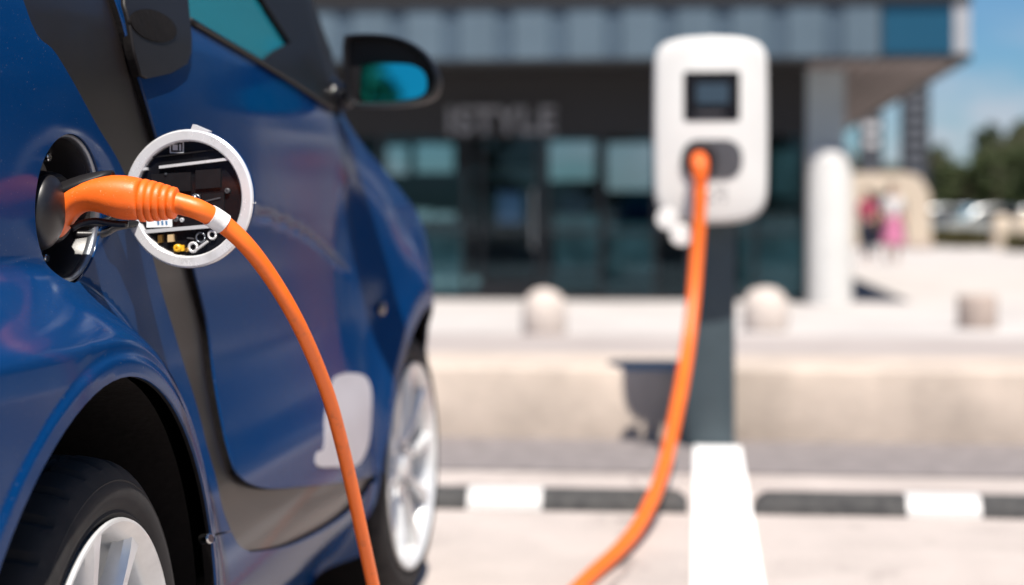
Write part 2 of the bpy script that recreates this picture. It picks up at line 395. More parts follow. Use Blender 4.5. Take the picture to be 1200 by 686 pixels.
def panel(name, outline, m, parent, holes=(), off=0., grid=.014, rim=.014, mirror=False, step=.012, rings=None):
    outl = dens(outline, step, closed=True)
    if area(outl) < 0: outl = outl[::-1]
    holes = [dens(h, step, closed=True) for h in holes]
    holes = [h[::-1] if area(h) > 0 else h for h in holes]
    loops = [outl] + holes
    pts, edges, lid = [], [], []
    for L in loops:
        s = len(pts); pts += L; edges += [(s + i, s + (i + 1) % len(L)) for i in range(len(L))]; lid.append((s, len(L)))
    B = np.array(pts)
    us = np.arange(B[:, 0].min(), B[:, 0].max(), grid); zs = np.arange(B[:, 1].min(), B[:, 1].max(), grid)
    U, Z = np.meshgrid(us, zs); U = U.ravel() + .0013; Z = Z.ravel() + .0017
    ok = inside_np(U, Z, outl)
    for h in holes: ok &= ~inside_np(U, Z, h)
    U, Z = U[ok], Z[ok]
    if rings:
        (rc_, radii) = rings
        ok = np.hypot(U - rc_[0], Z - rc_[1]) > radii[-1] + grid * .5
        ru, rz = [], []
        for r_ in radii:
            n_ = int(2 * math.pi * r_ / .008)
            for k in range(n_):
                t = 2 * math.pi * k / n_; ru.append(rc_[0] + r_ * math.cos(t)); rz.append(rc_[1] + r_ * math.sin(t))
        ru = np.array(ru); rz = np.array(rz); k2 = inside_np(ru, rz, outl)
        U = np.concatenate([U[ok], ru[k2]]); Z = np.concatenate([Z[ok], rz[k2]])
    dmin = np.full(U.shape, 9.)
    for q in B: dmin = np.minimum(dmin, np.hypot(U - q[0], Z - q[1]))
    ok = dmin > (.0035 if rings else grid * .55); nb = len(pts)
    pts += list(zip(U[ok].tolist(), Z[ok].tolist()))
    vo, eo, fo, ov, _, _ = delaunay_2d_cdt([Vector(p) for p in pts], edges, [], 0, 1e-6)
    V = np.array([(v.x, v.y) for v in vo]); F = [list(f) for f in fo]
    cen = np.array([V[f].mean(axis=0) for f in F])
    ok = inside_np(cen[:, 0], cen[:, 1], outl)
    for h in holes: ok &= ~inside_np(cen[:, 0], cen[:, 1], h)
    F = [f for f, k in zip(F, ok) if k]
    def orient(f):
        a, b, c = V[f[0]], V[f[1]], V[f[2]]
        return f if (b[0] - a[0]) * (c[1] - a[1]) - (b[1] - a[1]) * (c[0] - a[0]) > 0 else f[::-1]
    F = [orient(f) for f in F]
    e = 1e-4
    w = wfun(V[:, 0], V[:, 1]) + off
    du = (wfun(V[:, 0] + e, V[:, 1]) - wfun(V[:, 0] - e, V[:, 1])) / (2 * e); dz = (wfun(V[:, 0], V[:, 1] + e) - wfun(V[:, 0], V[:, 1] - e)) / (2 * e)
    nr = np.stack([np.ones_like(du), -du, -dz], 1); nr /= np.linalg.norm(nr, axis=1)[:, None]
    co = np.stack([X0 + w, Y0 + V[:, 0], V[:, 1]], 1).tolist(); nrm = nr.tolist()
    inv = {}; gap_shade = []
    for i, os_ in enumerate(ov):
        for k in os_: inv[k] = i
    # rim: rounded turn-in then a flange towards the inside
    for s, L in lid:
        idx = [inv[s + i] for i in range(L)]
        prev = idx
        for st_, (o_out, o_in) in enumerate(((.0012, .0008), (.0018, .0030), (.0018, rim))):
            cur = []
            for i in range(L):
                a = V[idx[i - 1]]; c = V[idx[(i + 1) % L]]; t = c - a; t /= max(np.linalg.norm(t), 1e-9)
                nx = np.array([t[1], -t[0]])
                q = V[idx[i]] + nx * (o_out - .0018)
                base = np.array(co[idx[i]])
                p = base + np.array([0, q[0] - V[idx[i]][0], q[1] - V[idx[i]][1]]) - nr[idx[i]] * o_in
                co.append(p.tolist())
                f_ = (.55, .95, 1.)[st_]
                nn = nr[idx[i]] * (1 - f_) + np.array([0, nx[0], nx[1]]) * f_; nn /= np.linalg.norm(nn)
                nrm.append(nn.tolist()); cur.append(len(co) - 1)
            for i in range(L):
                j = (i + 1) % L
                F.append([prev[i], cur[i], cur[j], prev[j]])
                if st_ == 2: gap_shade.append(tuple(sorted(F[-1])))  # inner flange faces painted black so panel gaps look shaded
            prev = cur
    if mirror:
        xm = 2 * X0 - CARW
        co = [(xm - c[0], c[1], c[2]) for c in co]; nrm = [(-n_[0], n_[1], n_[2]) for n_ in nrm]; F = [f[::-1] for f in F]
    me = bpy.data.meshes.new(name); me.from_pydata(co, [], F); me.update()
    o = link(name, me, [m, M['well']], parent, True)
    gap_shade_set = set(gap_shade)
    for p_ in me.polygons:
        if len(p_.vertices) == 4 and tuple(sorted(p_.vertices)) in gap_shade_set: p_.material_index = 1
    me.normals_split_custom_set_from_vertices(nrm)
    return o
def arc(cu, cz, r, a0, a1, n=40):
    return [(cu + r * math.cos(R(a0 + (a1 - a0) * k / n)), cz + r * math.sin(R(a0 + (a1 - a0) * k / n))) for k in range(n + 1)]
def wpt(u, z, off=0.): return Vector((X0 + float(wfun(u, z)) + off, Y0 + u, z))

car = empty('electric_car', (X0 - CARW / 2, Y0 + WB / 2, 0), 'small blue electric car with dark grey pillar and open charge flap, plugged in', 'car')
# outlines read along the panel gaps
cell_left = P((28, 0), (68, 65), (112, 143), (140, 190), (165, 250), (187, 330), (207, 397), (228, 465), (247, 537), (260, 590), (271, 622))
cell_low = P((279, 636), (288, 643), (303, 645), (350, 635), (404, 604), (443, 563))
cell_right = P((136, 0), (160, 82), (180, 150), (206, 240), (231, 330), (246, 397), (259, 486), (274, 546), (282, 560), (293, 568), (308, 573), (324, 574), (350, 572), (402, 566), (443, 558))
def shift(pl, du, dz=0): return [(a + du, b + dz) for a, b in pl]
cl = dens([(-.12, 1.46), (-.06, 1.25)] + cell_left, .012, True)
cr = dens([(.16, 1.46), (.21, 1.25)] + cell_right, .012, True)
clow = dens(cell_left[-1:] + cell_low, .012, True)
G_ = .0016
PORT = (.075, .782); PR = .0765
port_hole = arc(*PORT, PR, 0, 360, 60)[:-1]
end = cell_left[-1]; skirt_a = px2uz(239, 657)
ang0 = math.degrees(math.atan2(skirt_a[1] - RC[1], skirt_a[0] - RC[0]))
skirt_a = arc(*RC, RA, ang0, ang0, 1)[0]
arch_r = arc(*RC, RA, ang0 + .6, 206, 44)
rear_poly = shift(cl[::-1], -G_)[::-1] + arch_r + [(-.36, .20), (-.42, .22), (-.44, .6), (-.42, 1.0), (-.33, 1.3), (-.26, 1.46)]
cell_poly = cl + clow[1:] + cr[::-1]
win_low = P((219, 25), (260, 49), (303, 74), (345, 100), (380, 124))
door_front = [(1.405, .945), (1.43, .85), (1.44, .7), (1.442, .5), (1.44, .345)]
cr_in = [p for p in cr if p[1] < 1.14]
door_poly = shift(cr_in, G_ + .001, .0012) + door_front[::-1] + [(x, z - .004) for x, z in win_low[::-1]] + [px2uz(219, -60)]
skirt_poly = ([(x, z - G_) for x, z in [skirt_a] + clow] + [(1.448, .318), (1.478, .303)] + P((440, 588), (427, 613), (408, 650), (366, 684)) + [(.75, .205), (.6, .192), (.36, .19)] +
              arc(*RC, RA, -12, ang0 - 1, 6))
def fr_arch(): return [(WB + a, b) for a, b in dens([(-.385, .305), (-.378, .335), (-.345, .385), (-.31, .43), (-.255, .485), (-.18, .54), (-.09, .578), (.0, .592), (.09, .580), (.18, .545), (.25, .49), (.305, .42), (.335, .34), (.335, .26), (.32, .21)], .012, True)]
front_poly = [(1.447, .345), (1.446, .5), (1.444, .7), (1.434, .85), (1.409, .945), (1.44, .965), (1.75, .875), (2.0, .785), (2.2, .67), (2.28, .55), (2.28, .22), (2.235, .20)] + fr_arch()[::-1] + [(1.449, .325)]
handle_poly = P((139, -60), (141, 5), (152, 60), (160, 88), (168, 92), (195, 86), (214, 75), (219, 62), (217, 20), (214, -60))
glass_poly = P((221, -70), (221, 22), (260, 45), (303, 70), (343, 95), (372, 112), (345, 62), (303, 0)) + [(.95, 1.36), (.80, 1.42), (.24, 1.42), (.26, 1.25)]
pillar_poly = [(1.0, 1.42), (.97, 1.36)] + P((306, 0), (338, 50), (322, 58), (305, 72), (345, 98), (384, 124)) + [(1.405, .955), (1.435, .968)] + P((398, 100), (386, 60), (368, 10)) + [(1.17, 1.26), (1.06, 1.42)]
rail_poly = [(-.26, 1.425), (1.06, 1.425), (1.03, 1.47), (-.28, 1.47)]
quarter_poly = None

for mir in (False, True):
    kw = dict(parent=car, mirror=mir)
    fine = dict(grid=.0085, step=.007) if not mir else dict(grid=.03, step=.02)
    med = dict(grid=.012, step=.01) if not mir else dict(grid=.03, step=.02)
    rf = panel('rear_fender', rear_poly, M['blue'], holes=() if mir else (port_hole,), rim=.007, rings=None if mir else (RC, [.3605, .365, .369, .3715, .374, .377, .380, .3825, .386, .391]), **kw, **fine)
    panel('safety_cell', cell_poly, M['cell'], off=-.009, **kw, **med)
    dr = panel('door', door_poly, M['blue'], **kw, **(dict(grid=.010, step=.01) if not mir else med))
    panel('side_skirt', skirt_poly, M['blue'], **kw, **med)
    panel('front_fender', front_poly, M['blue'], **kw, **med)
    panel('roof_rail', rail_poly, M['cell'], **kw, grid=.03, step=.02)
    panel('door_handle', handle_poly, M['handle'], dr, off=.006, mirror=mir, rim=.012, **med)
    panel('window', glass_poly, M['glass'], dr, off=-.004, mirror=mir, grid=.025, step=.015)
    panel('pillar_trim', pillar_poly, M['trim_black'], car, off=.004, mirror=mir, **med)
    if not mir: door = dr; rear_fender = rf
# flat dark patch standing in for the shaded handle recess
rc = [px2uz(179 + 27 * math.cos(t) , 30 + 18 * math.sin(t) + 7 * math.cos(t), .006) for t in np.linspace(0, 2 * math.pi, 36, endpoint=False)]
hr = panel('handle_recess_shade', rc, M['well'], door, off=.0075, rim=.004, grid=.012, step=.006)
# belt trim
bm = bmesh.new(); tube(bm, [wpt(a, b, .002) for a, b in dens(P((221, 24), (260, 47), (303, 72), (345, 98), (388, 127)), .02, True)], .004, 8); build('belt_trim', bm, M['trim_black'], door, True)
refl_outline = [(v.x, v.y) for v in catmull([Vector((*p_, 0)) for p_ in P((405, 437), (423, 439), (432, 448), (435, 471), (433, 511), (427, 533), (416, 546), (393, 547.5), (371, 546), (371, 530), (379, 525), (380, 491), (385, 465), (391, 443), (405, 437))], 4)][:-1]
panel('door_reflection', refl_outline, M['refl_patch'], door, off=.0012, rim=.0012, grid=.012, step=.006)  # thin pale panel in place of a bright reflection on the door
# side indicator
iu, iz = px2uz(447, 362)
bm = bmesh.new(); bmesh.ops.create_uvsphere(bm, u_segments=20, v_segments=10, radius=1, matrix=Matrix.Translation(wpt(iu, iz, .001)) @ Matrix.Diagonal((.007, .028, .013, 1))); build('side_indicator', bm, M['lens'], car, True)

q = wpt(*skirt_a, .002) + Vector((-.004, -.012, .004))
bm = bmesh.new(); lathe(bm, [(-.01, .006), (.002, .006), (.004, .0045), (.004, 0)], (1, -.5, .2), q, 16); build('arch_screw', bm, M['steel'], car, True, 35)
# top surfaces: bonnet, windscreen, roof, tailgate, as cross strips
def strip(name, path, m, crown=.035, edge_drop=.03, nl=24, closed=False):
    bm = bmesh.new(); rows = []
    path = [(v.x, v.y) for v in catmull([Vector((a, b, 0)) for a, b in path], 5)]
    for (u, z) in path:
        ze = z - edge_drop; w = float(wfun(u, ze)) - .004
        xr = X0 + w; xl = X0 - CARW - w; row = []
        for k in range(nl + 1):
            t = -1 + 2 * k / nl
            e = 1 - abs(t) ** 6
            row.append(bm.verts.new(((xl + xr) / 2 + t * (xr - xl) / 2, Y0 + u, ze + edge_drop * e + crown * (1 - t * t))))
        rows.append(row)
    for A, B in zip(rows[:-1], rows[1:]):
        for k in range(nl): bm.faces.new([A[k], A[k + 1], B[k + 1], B[k]])
    return build(name, bm, m, car, True)
strip('bonnet', [(1.42, .985), (1.6, .945), (1.8, .885), (2.0, .815), (2.18, .72), (2.27, .60)], M['blue'])
strip('front_bumper', [(2.27, .60), (2.30, .45), (2.30, .30), (2.27, .2)], M['blue'], crown=0, edge_drop=.004)
strip('windscreen', [(1.03, 1.50), (1.16, 1.31), (1.30, 1.13), (1.43, .985)], M['glass'])
strip('roof', [(-.28, 1.49), (0, 1.53), (.4, 1.545), (.8, 1.53), (1.03, 1.50)], M['cell'])
strip('rear_window', [(-.28, 1.49), (-.34, 1.3), (-.41, 1.06)], M['glass'], crown=0, edge_drop=.01)
strip('tailgate', [(-.41, 1.06), (-.445, .85), (-.45, .6), (-.44, .4), (-.42, .22)], M['blue'], crown=0, edge_drop=.004)
# inner hull: closes the body behind the panels
bm = bmesh.new(); rows = []
for u in np.arange(-.42, 2.28, .03):
    zt = float(pchip([-.42, -.36, -.28, 0, 1.0, 1.42, 1.75, 2.0, 2.2, 2.27], [.95, 1.2, 1.4, 1.45, 1.42, .93, .84, .75, .63, .52])(u))
    row = []
    zz = np.concatenate([[.18, .22, .3, .4, .5, .6, .64, .66], np.linspace(.68, zt, 8) if zt > .7 else np.linspace(.665, max(zt, .67), 8)])
    for z in zz:
        z = min(z, zt) if z > .3 else z
        w = float(wfun(u, z)) - .075
        if (abs(u) < .40 or abs(u - WB) < .47) and z < .645: w = min(w, -.26)
        row.append((X0 + w, z))
    vs = [bm.verts.new((x, Y0 + u, z)) for x, z in row] + [bm.verts.new((2 * X0 - CARW - x, Y0 + u, z)) for x, z in row[::-1]]
    rows.append(vs)
for A, B in zip(rows[:-1], rows[1:]):
    n = len(A)
    for k in range(n): bm.faces.new([A[k], A[(k + 1) % n], B[(k + 1) % n], B[k]])
bm.faces.new(rows[0]); bm.faces.new(rows[-1])
build('inner_hull', bm, M['well'], car, False)
# rear lamps and headlamps (seen only when the camera steps aside)
for sgn in (0, 1):
    for nm, u, z, mm, sc in (('tail_lamp', -.425, .80, M['lamp_red'], (.05, .035, .05)), ('headlamp', 2.20, .60, M['headlamp'], (.05, .05, .05))):
        p = wpt(u, z, -.045 if u < 0 else -.14)
        if sgn: p.x = 2 * X0 - CARW - p.x
        bm = bmesh.new(); bmesh.ops.create_uvsphere(bm, u_segments=24, v_segments=12, radius=1, matrix=Matrix.Translation(p) @ Matrix.Diagonal((*sc, 1))); build(nm, bm, mm, car, True)

# wheels ------------------------------------------------------------
def lathe_x(bm, prof, c, n=96, sgn=1, closed=False):
    return lathe(bm, [(a * sgn, r) for a, r in prof], (1, 0, 0), c, n, closed)
def make_wheel(cx, cy, sgn, rot=0):
    c = Vector((cx, cy, HUB))
    wl = empty('wheel', (0, 0, 0)); wl.parent = car
    wl.location = c - car.location
    # tyre: profile from the bead outwards, over the tread, to the inner bead
    T = TYRE_R
    prof = [(-.020, .198), (-.010, .204), (-.006, .2085), (-.0035, .212), (-.005, .215), (-.0015, .222), (.000, .230), (-.001, .238), (-.0035, .243), (-.003, .2445), (-.006, .249), (-.011, .256), (-.017, .2615), (-.024, .2645), (-.034, .2665), (-.046, T),
            (-.0465, T - .007), (-.054, T - .007), (-.0545, T), (-.084, T + .0005), (-.0845, T - .007), (-.092, T - .007), (-.0925, T), (-.120, T), (-.1205, T - .007), (-.128, T - .007), (-.1285, T),
            (-.140, .2665), (-.150, .264), (-.160, .258), (-.168, .249), (-.173, .235), (-.170, .22), (-.160, .205), (-.155, .198)]
    bm = bmesh.new(); n = 216
    rings = lathe_x(bm, prof, c, n, sgn)
    for i, (a, r) in enumerate(prof):
        if -.046 <= a <= -.012 or -.163 <= a <= -.1285:       # shoulder blocks
            for k, v in enumerate(rings[i]):
                if k % 6 == 0:
                    d = v.co - c; d.x = 0; v.co -= d.normalized() * .0045
        elif r >= T - .001:
            for k, v in enumerate(rings[i]):
                if (k + i * 2) % 6 == 0:
                    d = v.co - c; d.x = 0; v.co -= d.normalized() * .004
    build('tyre', bm, M['tyre'], wl, True, 28)
    # rim: lip, dish and barrel
    bm = bmesh.new()
    lathe_x(bm, [(-.150, .199), (-.014, .1985), (-.006, .2035), (-.0015, .2075), (.0015, .2065), (.002, .2035), (-.001, .2000), (-.006, .1965), (-.010, .1925), (-.020, .1890), (-.050, .187), (-.150, .180)], c, 96, sgn)
    rim = build('rim', bm, M['alloy'], wl, True, 40)
    # barrel floor and brake
    bm = bmesh.new(); lathe_x(bm, [(-.098, .186), (-.096, .150), (-.100, .140), (-.104, 0)], c, 64, sgn); build('rim_floor', bm, M['alloy_in'], wl, True, 40)
    bm = bmesh.new(); lathe_x(bm, [(-.078, .060), (-.072, .062), (-.072, .118), (-.080, .120), (-.086, .118)], c, 64, sgn); build('brake_disc', bm, M['steel'], wl, True, 40)
    # spokes
    for k in range(10):
        bm = bmesh.new(); a = R(rot + 36 * k)
        er = Vector((0, math.cos(a), math.sin(a))); et = Vector((0, -math.sin(a), math.cos(a))); ex = Vector((sgn, 0, 0))
        secs = []
        for r, wd, out, th in ((.030, .014, -.026, .030), (.055, .0135, -.024, .030), (.09, .0125, -.017, .026), (.13, .0135, -.012, .024), (.165, .0165, -.009, .022), (.185, .022, -.0075, .020), (.1955, .030, -.007, .016)):
            ring = []
            for (ta, xa) in ((-1, -1), (-1, -.35), (-.62, 0), (.62, 0), (1, -.35), (1, -1)):
                ring.append(bm.verts.new(c + er * r + et * (ta * wd * .68) + ex * (out + xa * th)))
            secs.append(ring)
        for A, B in zip(secs[:-1], secs[1:]):
            for q in range(6): bm.faces.new([A[q], A[(q + 1) % 6], B[(q + 1) % 6], B[q]])
        bm.faces.new(secs[0]); bm.faces.new(secs[-1][::-1])
        build('spoke', bm, M['alloy'], wl, True, 30)
    bm = bmesh.new(); lathe_x(bm, [(-.06, .062), (-.028, .060), (-.022, .055), (-.020, .036), (-.016, .033), (-.012, .030), (-.010, .020), (-.009, 0)], c, 48, sgn); hub = build('hub_cap', bm, M['alloy'], wl, True, 35)
    for k in range(4):
        a = R(rot + 45 + 90 * k); bm = bmesh.new()
        lathe(bm, [(0, .008), (.012, .008), (.014, .006), (.014, 0)], (sgn, 0, 0), c + Vector((-.022 * sgn, .045 * math.cos(a), .045 * math.sin(a))), 6); build('wheel_bolt', bm, M['steel'], wl)
    return wl
for cx, sgn in ((X0 - .004, 1), (X0 - CARW + .004, -1)):
    for cy, rot in ((Y0, 96), (Y0 + WB, 80)):
        w_ = make_wheel(cx, cy, sgn, rot)
        if cy > Y0 + 1: w_.rotation_euler = (0, 0, R(-4))
# wheel arch liners
for xs, sgn in ((X0 - .010, 1), (X0 - CARW + .010, -1)):
    for cy in (Y0, Y0 + WB):
        bm = bmesh.new(); A, B, Cc = [], [], []
        c = Vector((xs - .012 * sgn, cy - .02, HUB)); ar = .372
        if cy == Y0: c = Vector((xs, cy + RC[0], RC[1])); ar = RA
        for k in range(61):
            a = R(-30 + 240 * k / 60); d = Vector((0, math.cos(a), math.sin(a)))
            A.append(bm.verts.new(c + d * (ar + .004))); B.append(bm.verts.new(c + d * (ar + .002) - Vector((.245 * sgn, 0, 0)))); 
        ce = bm.verts.new(c - Vector((.245 * sgn, 0, 0)))
        for k in range(60):
            bm.faces.new([A[k], A[k + 1], B[k + 1], B[k]]); bm.faces.new([B[k], B[k + 1], ce])
        build('wheel_liner', bm, M['well'], car, True, 40)

# wing mirrors ---------------------------------------------------------
MY = 3.02
mo = [(403, 41), (425, 39), (455, 41), (478, 48), (496, 60), (509, 78), (514, 96), (509, 112), (495, 120), (470, 124), (435, 125), (412, 123), (405, 112), (402, 80), (401, 55)]
mo = [(v.x, v.y) for v in catmull([Vector((a, b, 0)) for a, b in mo + mo[:1]], 5)][:-1]
mout = [atY(a, b, MY) for a, b in mo]
mc = sum(mout, Vector()) / len(mout)
def make_mirror(flip):
    f = (lambda v: Vector((2 * X0 - CARW - v.x, v.y, v.z))) if flip else (lambda v: v)
    bm = bmesh.new(); rings = []
    for sc, dy in ((.86, .012), (.90, .000), (.955, -.004), (1.0, .004), (1.01, .02), (1.0, .045), (.93, .075), (.78, .098), (.5, .113), (.15, .118)):
        rings.append([bm.verts.new(f(mc + (p - mc) * sc + Vector((0, dy, 0)))) for p in mout])
    for A, B in zip(rings[:-1], rings[1:]):
        n = len(A)
        for k in range(n): bm.faces.new([A[k], A[(k + 1) % n], B[(k + 1) % n], B[k]])
    bm.faces.new(rings[-1])
    hs = build('wing_mirror', bm, M['trim_black'], car, True, 50)
    # glass: recessed pane tilted a little upwards
    bm = bmesh.new(); q = [bm.verts.new(f(mc + (p - mc) * .88 + Vector((0, .022, 0)))) for p in mout]; bm.faces.new(q); build('mirror_back_plate', bm, M['trim_black'], hs)
    go = [(423, 76), (440, 74), (462, 74), (482, 76), (495, 84), (499, 98), (494, 111), (472, 117), (445, 119), (425, 118), (421, 100)]
    go = [(v.x, v.y) for v in catmull([Vector((a, b, 0)) for a, b in go + go[:1]], 5)][:-1]
    gp = [atY(a, b, MY) for a, b in go]; gc = sum(gp, Vector()) / len(gp)
    bm = bmesh.new(); q = [bm.verts.new(f(p + Vector((0, .010 + .045 * (p.z - gc.z) + .06 * (p.x - gc.x), 0)))) for p in gp]; bm.faces.new(q)
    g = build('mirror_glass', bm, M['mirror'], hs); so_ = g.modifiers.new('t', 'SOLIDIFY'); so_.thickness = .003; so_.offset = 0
    # foot towards the door
    a = wpt(1.37, .985, -.012); b = atY(411, 112, MY + .05)
    bm = bmesh.new(); tube(bm, [f(v) for v in catmull([a, a.lerp(b, .5) + Vector((0, 0, -.004)), b], 5)], [.030, .030, .029, .028, .026, .025, .024, .023, .022, .021, .02], 12); build('mirror_foot', bm, M['gloss_black'], hs, True)
make_mirror(False); make_mirror(True)

# charge port ----------------------------------------------------------
pu, pz = PORT
e = 1e-3
pn = Vector((1, -(float(wfun(pu + .05, pz)) - float(wfun(pu - .05, pz))) / .1, -(float(wfun(pu, pz + .05)) - float(wfun(pu, pz - .05))) / .1)).normalized()
pc = wpt(pu, pz)
bm = bmesh.new(); lathe(bm, [(-.004, PR + .004), (-.006, PR - .001), (-.012, PR - .004), (-.030, PR - .009), (-.052, PR - .013), (-.056, PR - .018), (-.056, 0)], pn, pc, 72)
port = build('charge_port', bm, M['black'], car, True, 35)
bm = bmesh.new(); lathe(bm, [(-.006, PR - .0003), (-.003, PR - .0006), (-.0035, PR - .0020), (-.006, PR - .0038), (-.012, PR - .0042), (-.014, PR - .0030)], pn, pc, 96)
build('port_trim_ring', bm, M['silver'], port, True, 60)
bm = bmesh.new(); lathe(bm, [(-.056, .040), (-.022, .038), (-.014, .036), (-.010, .033), (-.014, .0), ], pn, pc + Vector((0, -.004, .0)), 48); build('charge_inlet', bm, M['black'], port, True, 35)
for an, rr in ((-62, .060), (-100, .058), (60, .062)):
    a, e1, e2 = basis(pn)
    q = pc - pn * .046 + e1 * rr * math.cos(R(an)) + e2 * rr * math.sin(R(an))
    bm = bmesh.new(); lathe(bm, [(0, .005), (.006, .005), (.007, .004), (.007, 0)], pn, q, 12); build('port_screw', bm, M['steel'], port, True, 35)

# charge flap: hinged at the front edge of the port, swung out -----------
FC = atY(220.5, 233, 1.905)
fa = R(-8); E1 = Vector((math.cos(fa), math.sin(fa), 0)); E3 = Vector((math.sin(fa), -math.cos(fa), 0)); E2 = Vector((0, 0, 1))
def fl(a, b, c): return FC + E1 * a + E2 * b + E3 * c
FS = FPX / (FC.y * CT - FC.x * ST)
def fp(px, py): return ((px - 224) / FS / .955, -(py - 233) / FS)
FR = .0755
bm = bmesh.new(); lathe(bm, [(-.0135, 0), (-.0130, FR * .6), (-.0105, FR - .004), (-.007, FR), (-.004, FR + .0006), (-.002, FR), (-.002, .0650), (-.007, .0645), (-.007, 0)], E3, FC, 96)
flap = build('charge_flap', bm, M['blue'], car, True, 40)
bm = bmesh.new(); lathe(bm, [(-.0015, FR + .0002), (.0012, FR - .0002), (.0026, FR - .002), (.0026, FR - .0112), (.0012, FR - .0128), (-.005, FR - .0133), (-.005, .056)], E3, FC, 96)
build('flap_ring', bm, M['white_ring'], flap, True, 30)
bm = bmesh.new(); lathe(bm, [(-.0058, .0632), (-.0040, .0626), (-.0040, 0)], E3, FC, 72); plate = build('inner_plate', bm, M['gloss_black'], flap, True, 35)
def fbox(name, p0, p1, th, c0, c1, m, par, bev=.0006):
    """bar on the flap between two photo points"""
    a0, b0 = fp(*p0); a1, b1 = fp(*p1); d = Vector((a1 - a0, b1 - b0)); L = d.length; d /= L; n_ = Vector((-d.y, d.x))
    bm = bmesh.new()
    o = [(a0 + n_.x * s * th / 2 + d.x * t * L, b0 + n_.y * s * th / 2 + d.y * t * L) for s, t in ((-1, 0), (-1, 1), (1, 1), (1, 0))]
    prism(bm, o, c0, c1, fl)
    return build(name, bm, m, par)
cz0 = -.0045
fbox('flap_rib', (157, 199), (174, 197.5), .003, cz0, .0008, M['white_ring'], flap)
fbox('flap_rib', (189, 196), (271, 187), .003, cz0, .0008, M['white_ring'], flap)
fbox('flap_rib', (164, 272.5), (276, 263), .004, cz0, .0012, M['pale'], flap)
fbox('flap_rib', (176, 184.5), (262, 175), .0012, cz0, -.0012, M['handle'], flap)
# pressed pockets in the plate
for (x0_, y0_, x1_, y1_) in ((178, 204, 226, 226), (232, 200, 262, 222), (240, 228, 266, 250), (186, 233, 226, 248)):
    a, b = fp(x0_, y0_); c_, d_ = fp(x1_, y1_)
    bm = bmesh.new(); prism(bm, [(a, d_), (c_, d_ + .002), (c_, b + .002), (a, b)], cz0, -.0020, fl); build('moulded_panel', bm, M['black'], flap)
# icon
for (x0_, y0_, x1_, y1_) in ((200, 166, 217, 167.3), (200, 178, 217, 179.3), (200, 167, 201.4, 178.5), (215.6, 167, 217, 178.5), (203.5, 169.5, 209.5, 176), (211.5, 169, 213.7, 176.6)):
    a, b = fp(x0_, y0_); c_, d_ = fp(x1_, y1_)
    bm = bmesh.new(); prism(bm, [(a, d_), (c_, d_), (c_, b), (a, b)], cz0, -.0036, fl); build('printed_icon', bm, M['pale'], flap)
# sticker with printed figures
a, b = fp(172, 256); c_, d_ = fp(203, 267)
bm = bmesh.new(); prism(bm, [(a, d_), (c_, d_ + .0008), (c_, b + .0008), (a, b)], cz0, -.0030, fl); st = build('info_sticker', bm, M['sticker'], flap)
for x_ in (183, 188, 193):
    fbox('printed_figure', (x_ + 3, 259), (x_ + 3.6, 264), .0022, -.0032, -.0027, M['sticker_blue'], st)
# fixings in the lower and middle pockets
def knob(px, py, r, h, m, nm='flap_fixing', n=16):
    a, b = fp(px, py); bm = bmesh.new(); lathe(bm, [(-.001, r), (h - .0008, r), (h, r * .75), (h, r * .3), (h - .0015, r * .25), (h - .0015, 0)], E3, fl(a, b, cz0), n); build(nm, bm, m, flap, True, 35)
for (px, py, r, h, m) in ((211, 291, .0042, .007, 'yellow'), (231, 233, .0034, .006, 'silver'), (196, 204, .0014, .004, 'silver'), (208, 257, .003, .003, 'ch_grey'), (215, 258, .0024, .003, 'pale'), (270, 224, .0030, .004, 'ch_grey'), (222, 293, .0022, .005, 'gold')):
    knob(px, py, r, h, M[m])
def fblock(px0, py0, px1, py1, h, m, nm):
    a, b = fp(px0, py0); c_, d_ = fp(px1, py1); bm = bmesh.new(); prism(bm, [(a, d_), (c_, d_ + .0006), (c_, b + .0006), (a, b)], cz0, cz0 + h, fl); build(nm, bm, M[m], flap)
fblock(187, 276, 192, 285, .004, 'gold', 'terminal_block'); fblock(199, 275.5, 206, 284, .0045, 'tan', 'terminal_block'); fblock(206, 288, 218, 295, .003, 'yellow', 'terminal_block')
def farc(px, py, r, a0, a1, th, m):
    a, b = fp(px, py); bm = bmesh.new()
    tube(bm, [fl(a + r * math.cos(R(t)), b + r * math.sin(R(t)), -.002) for t in np.linspace(a0, a1, 14)], th, 8); build('hose_clip', bm, M[m], flap, True)
farc(229, 290, .0048, 0, 360, .0016, 'white_ring'); farc(238, 278.5, .0052, 0, 360, .0010, 'silver'); farc(252, 275.5, .0044, 0, 360, .0013, 'white_ring'); farc(232, 234, .0052, 10, 190, .0010, 'silver')
fbox('flap_link', (232, 294), (247, 283), .0022, -.003, .001, M['white_ring'], flap)
fbox('flap_link', (222, 279), (230, 280), .0012, -.0038, -.001, M['ch_grey'], flap)
fbox('flap_link', (238, 246), (262, 244), .0016, -.0038, -.001, M['ch_grey'], flap)
fbox('flap_link', (244, 236), (262, 232), .0016, -.0038, -.001, M['ch_grey'], flap)
# latch tabs on the edge
for (p0, p1, th) in (((229, 149), (248, 157), .006), ((291, 214), (298, 240), .008), ((284, 190), (288, 197), .004)):
    fbox('flap_latch', p0, p1, th, -.008, .0015, M['white_ring'], flap)
# hinge arm between port and flap
ha = pc + pn * -.02 + Vector((0, .062, -.016)); hb = fl(-.070, -.014, -.006)
for dz in (0., -.012):
    bm = bmesh.new(); tube(bm, [v + Vector((0, 0, dz)) for v in catmull([ha, ha.lerp(hb, .35) + Vector((.012, -.012, -.004)), ha.lerp(hb, .75) + Vector((.004, -.016, -.002)), hb + Vector((.012, 0, 0))], 6)], .0042, 10); build('hinge_arm', bm, M['black'], flap, True)

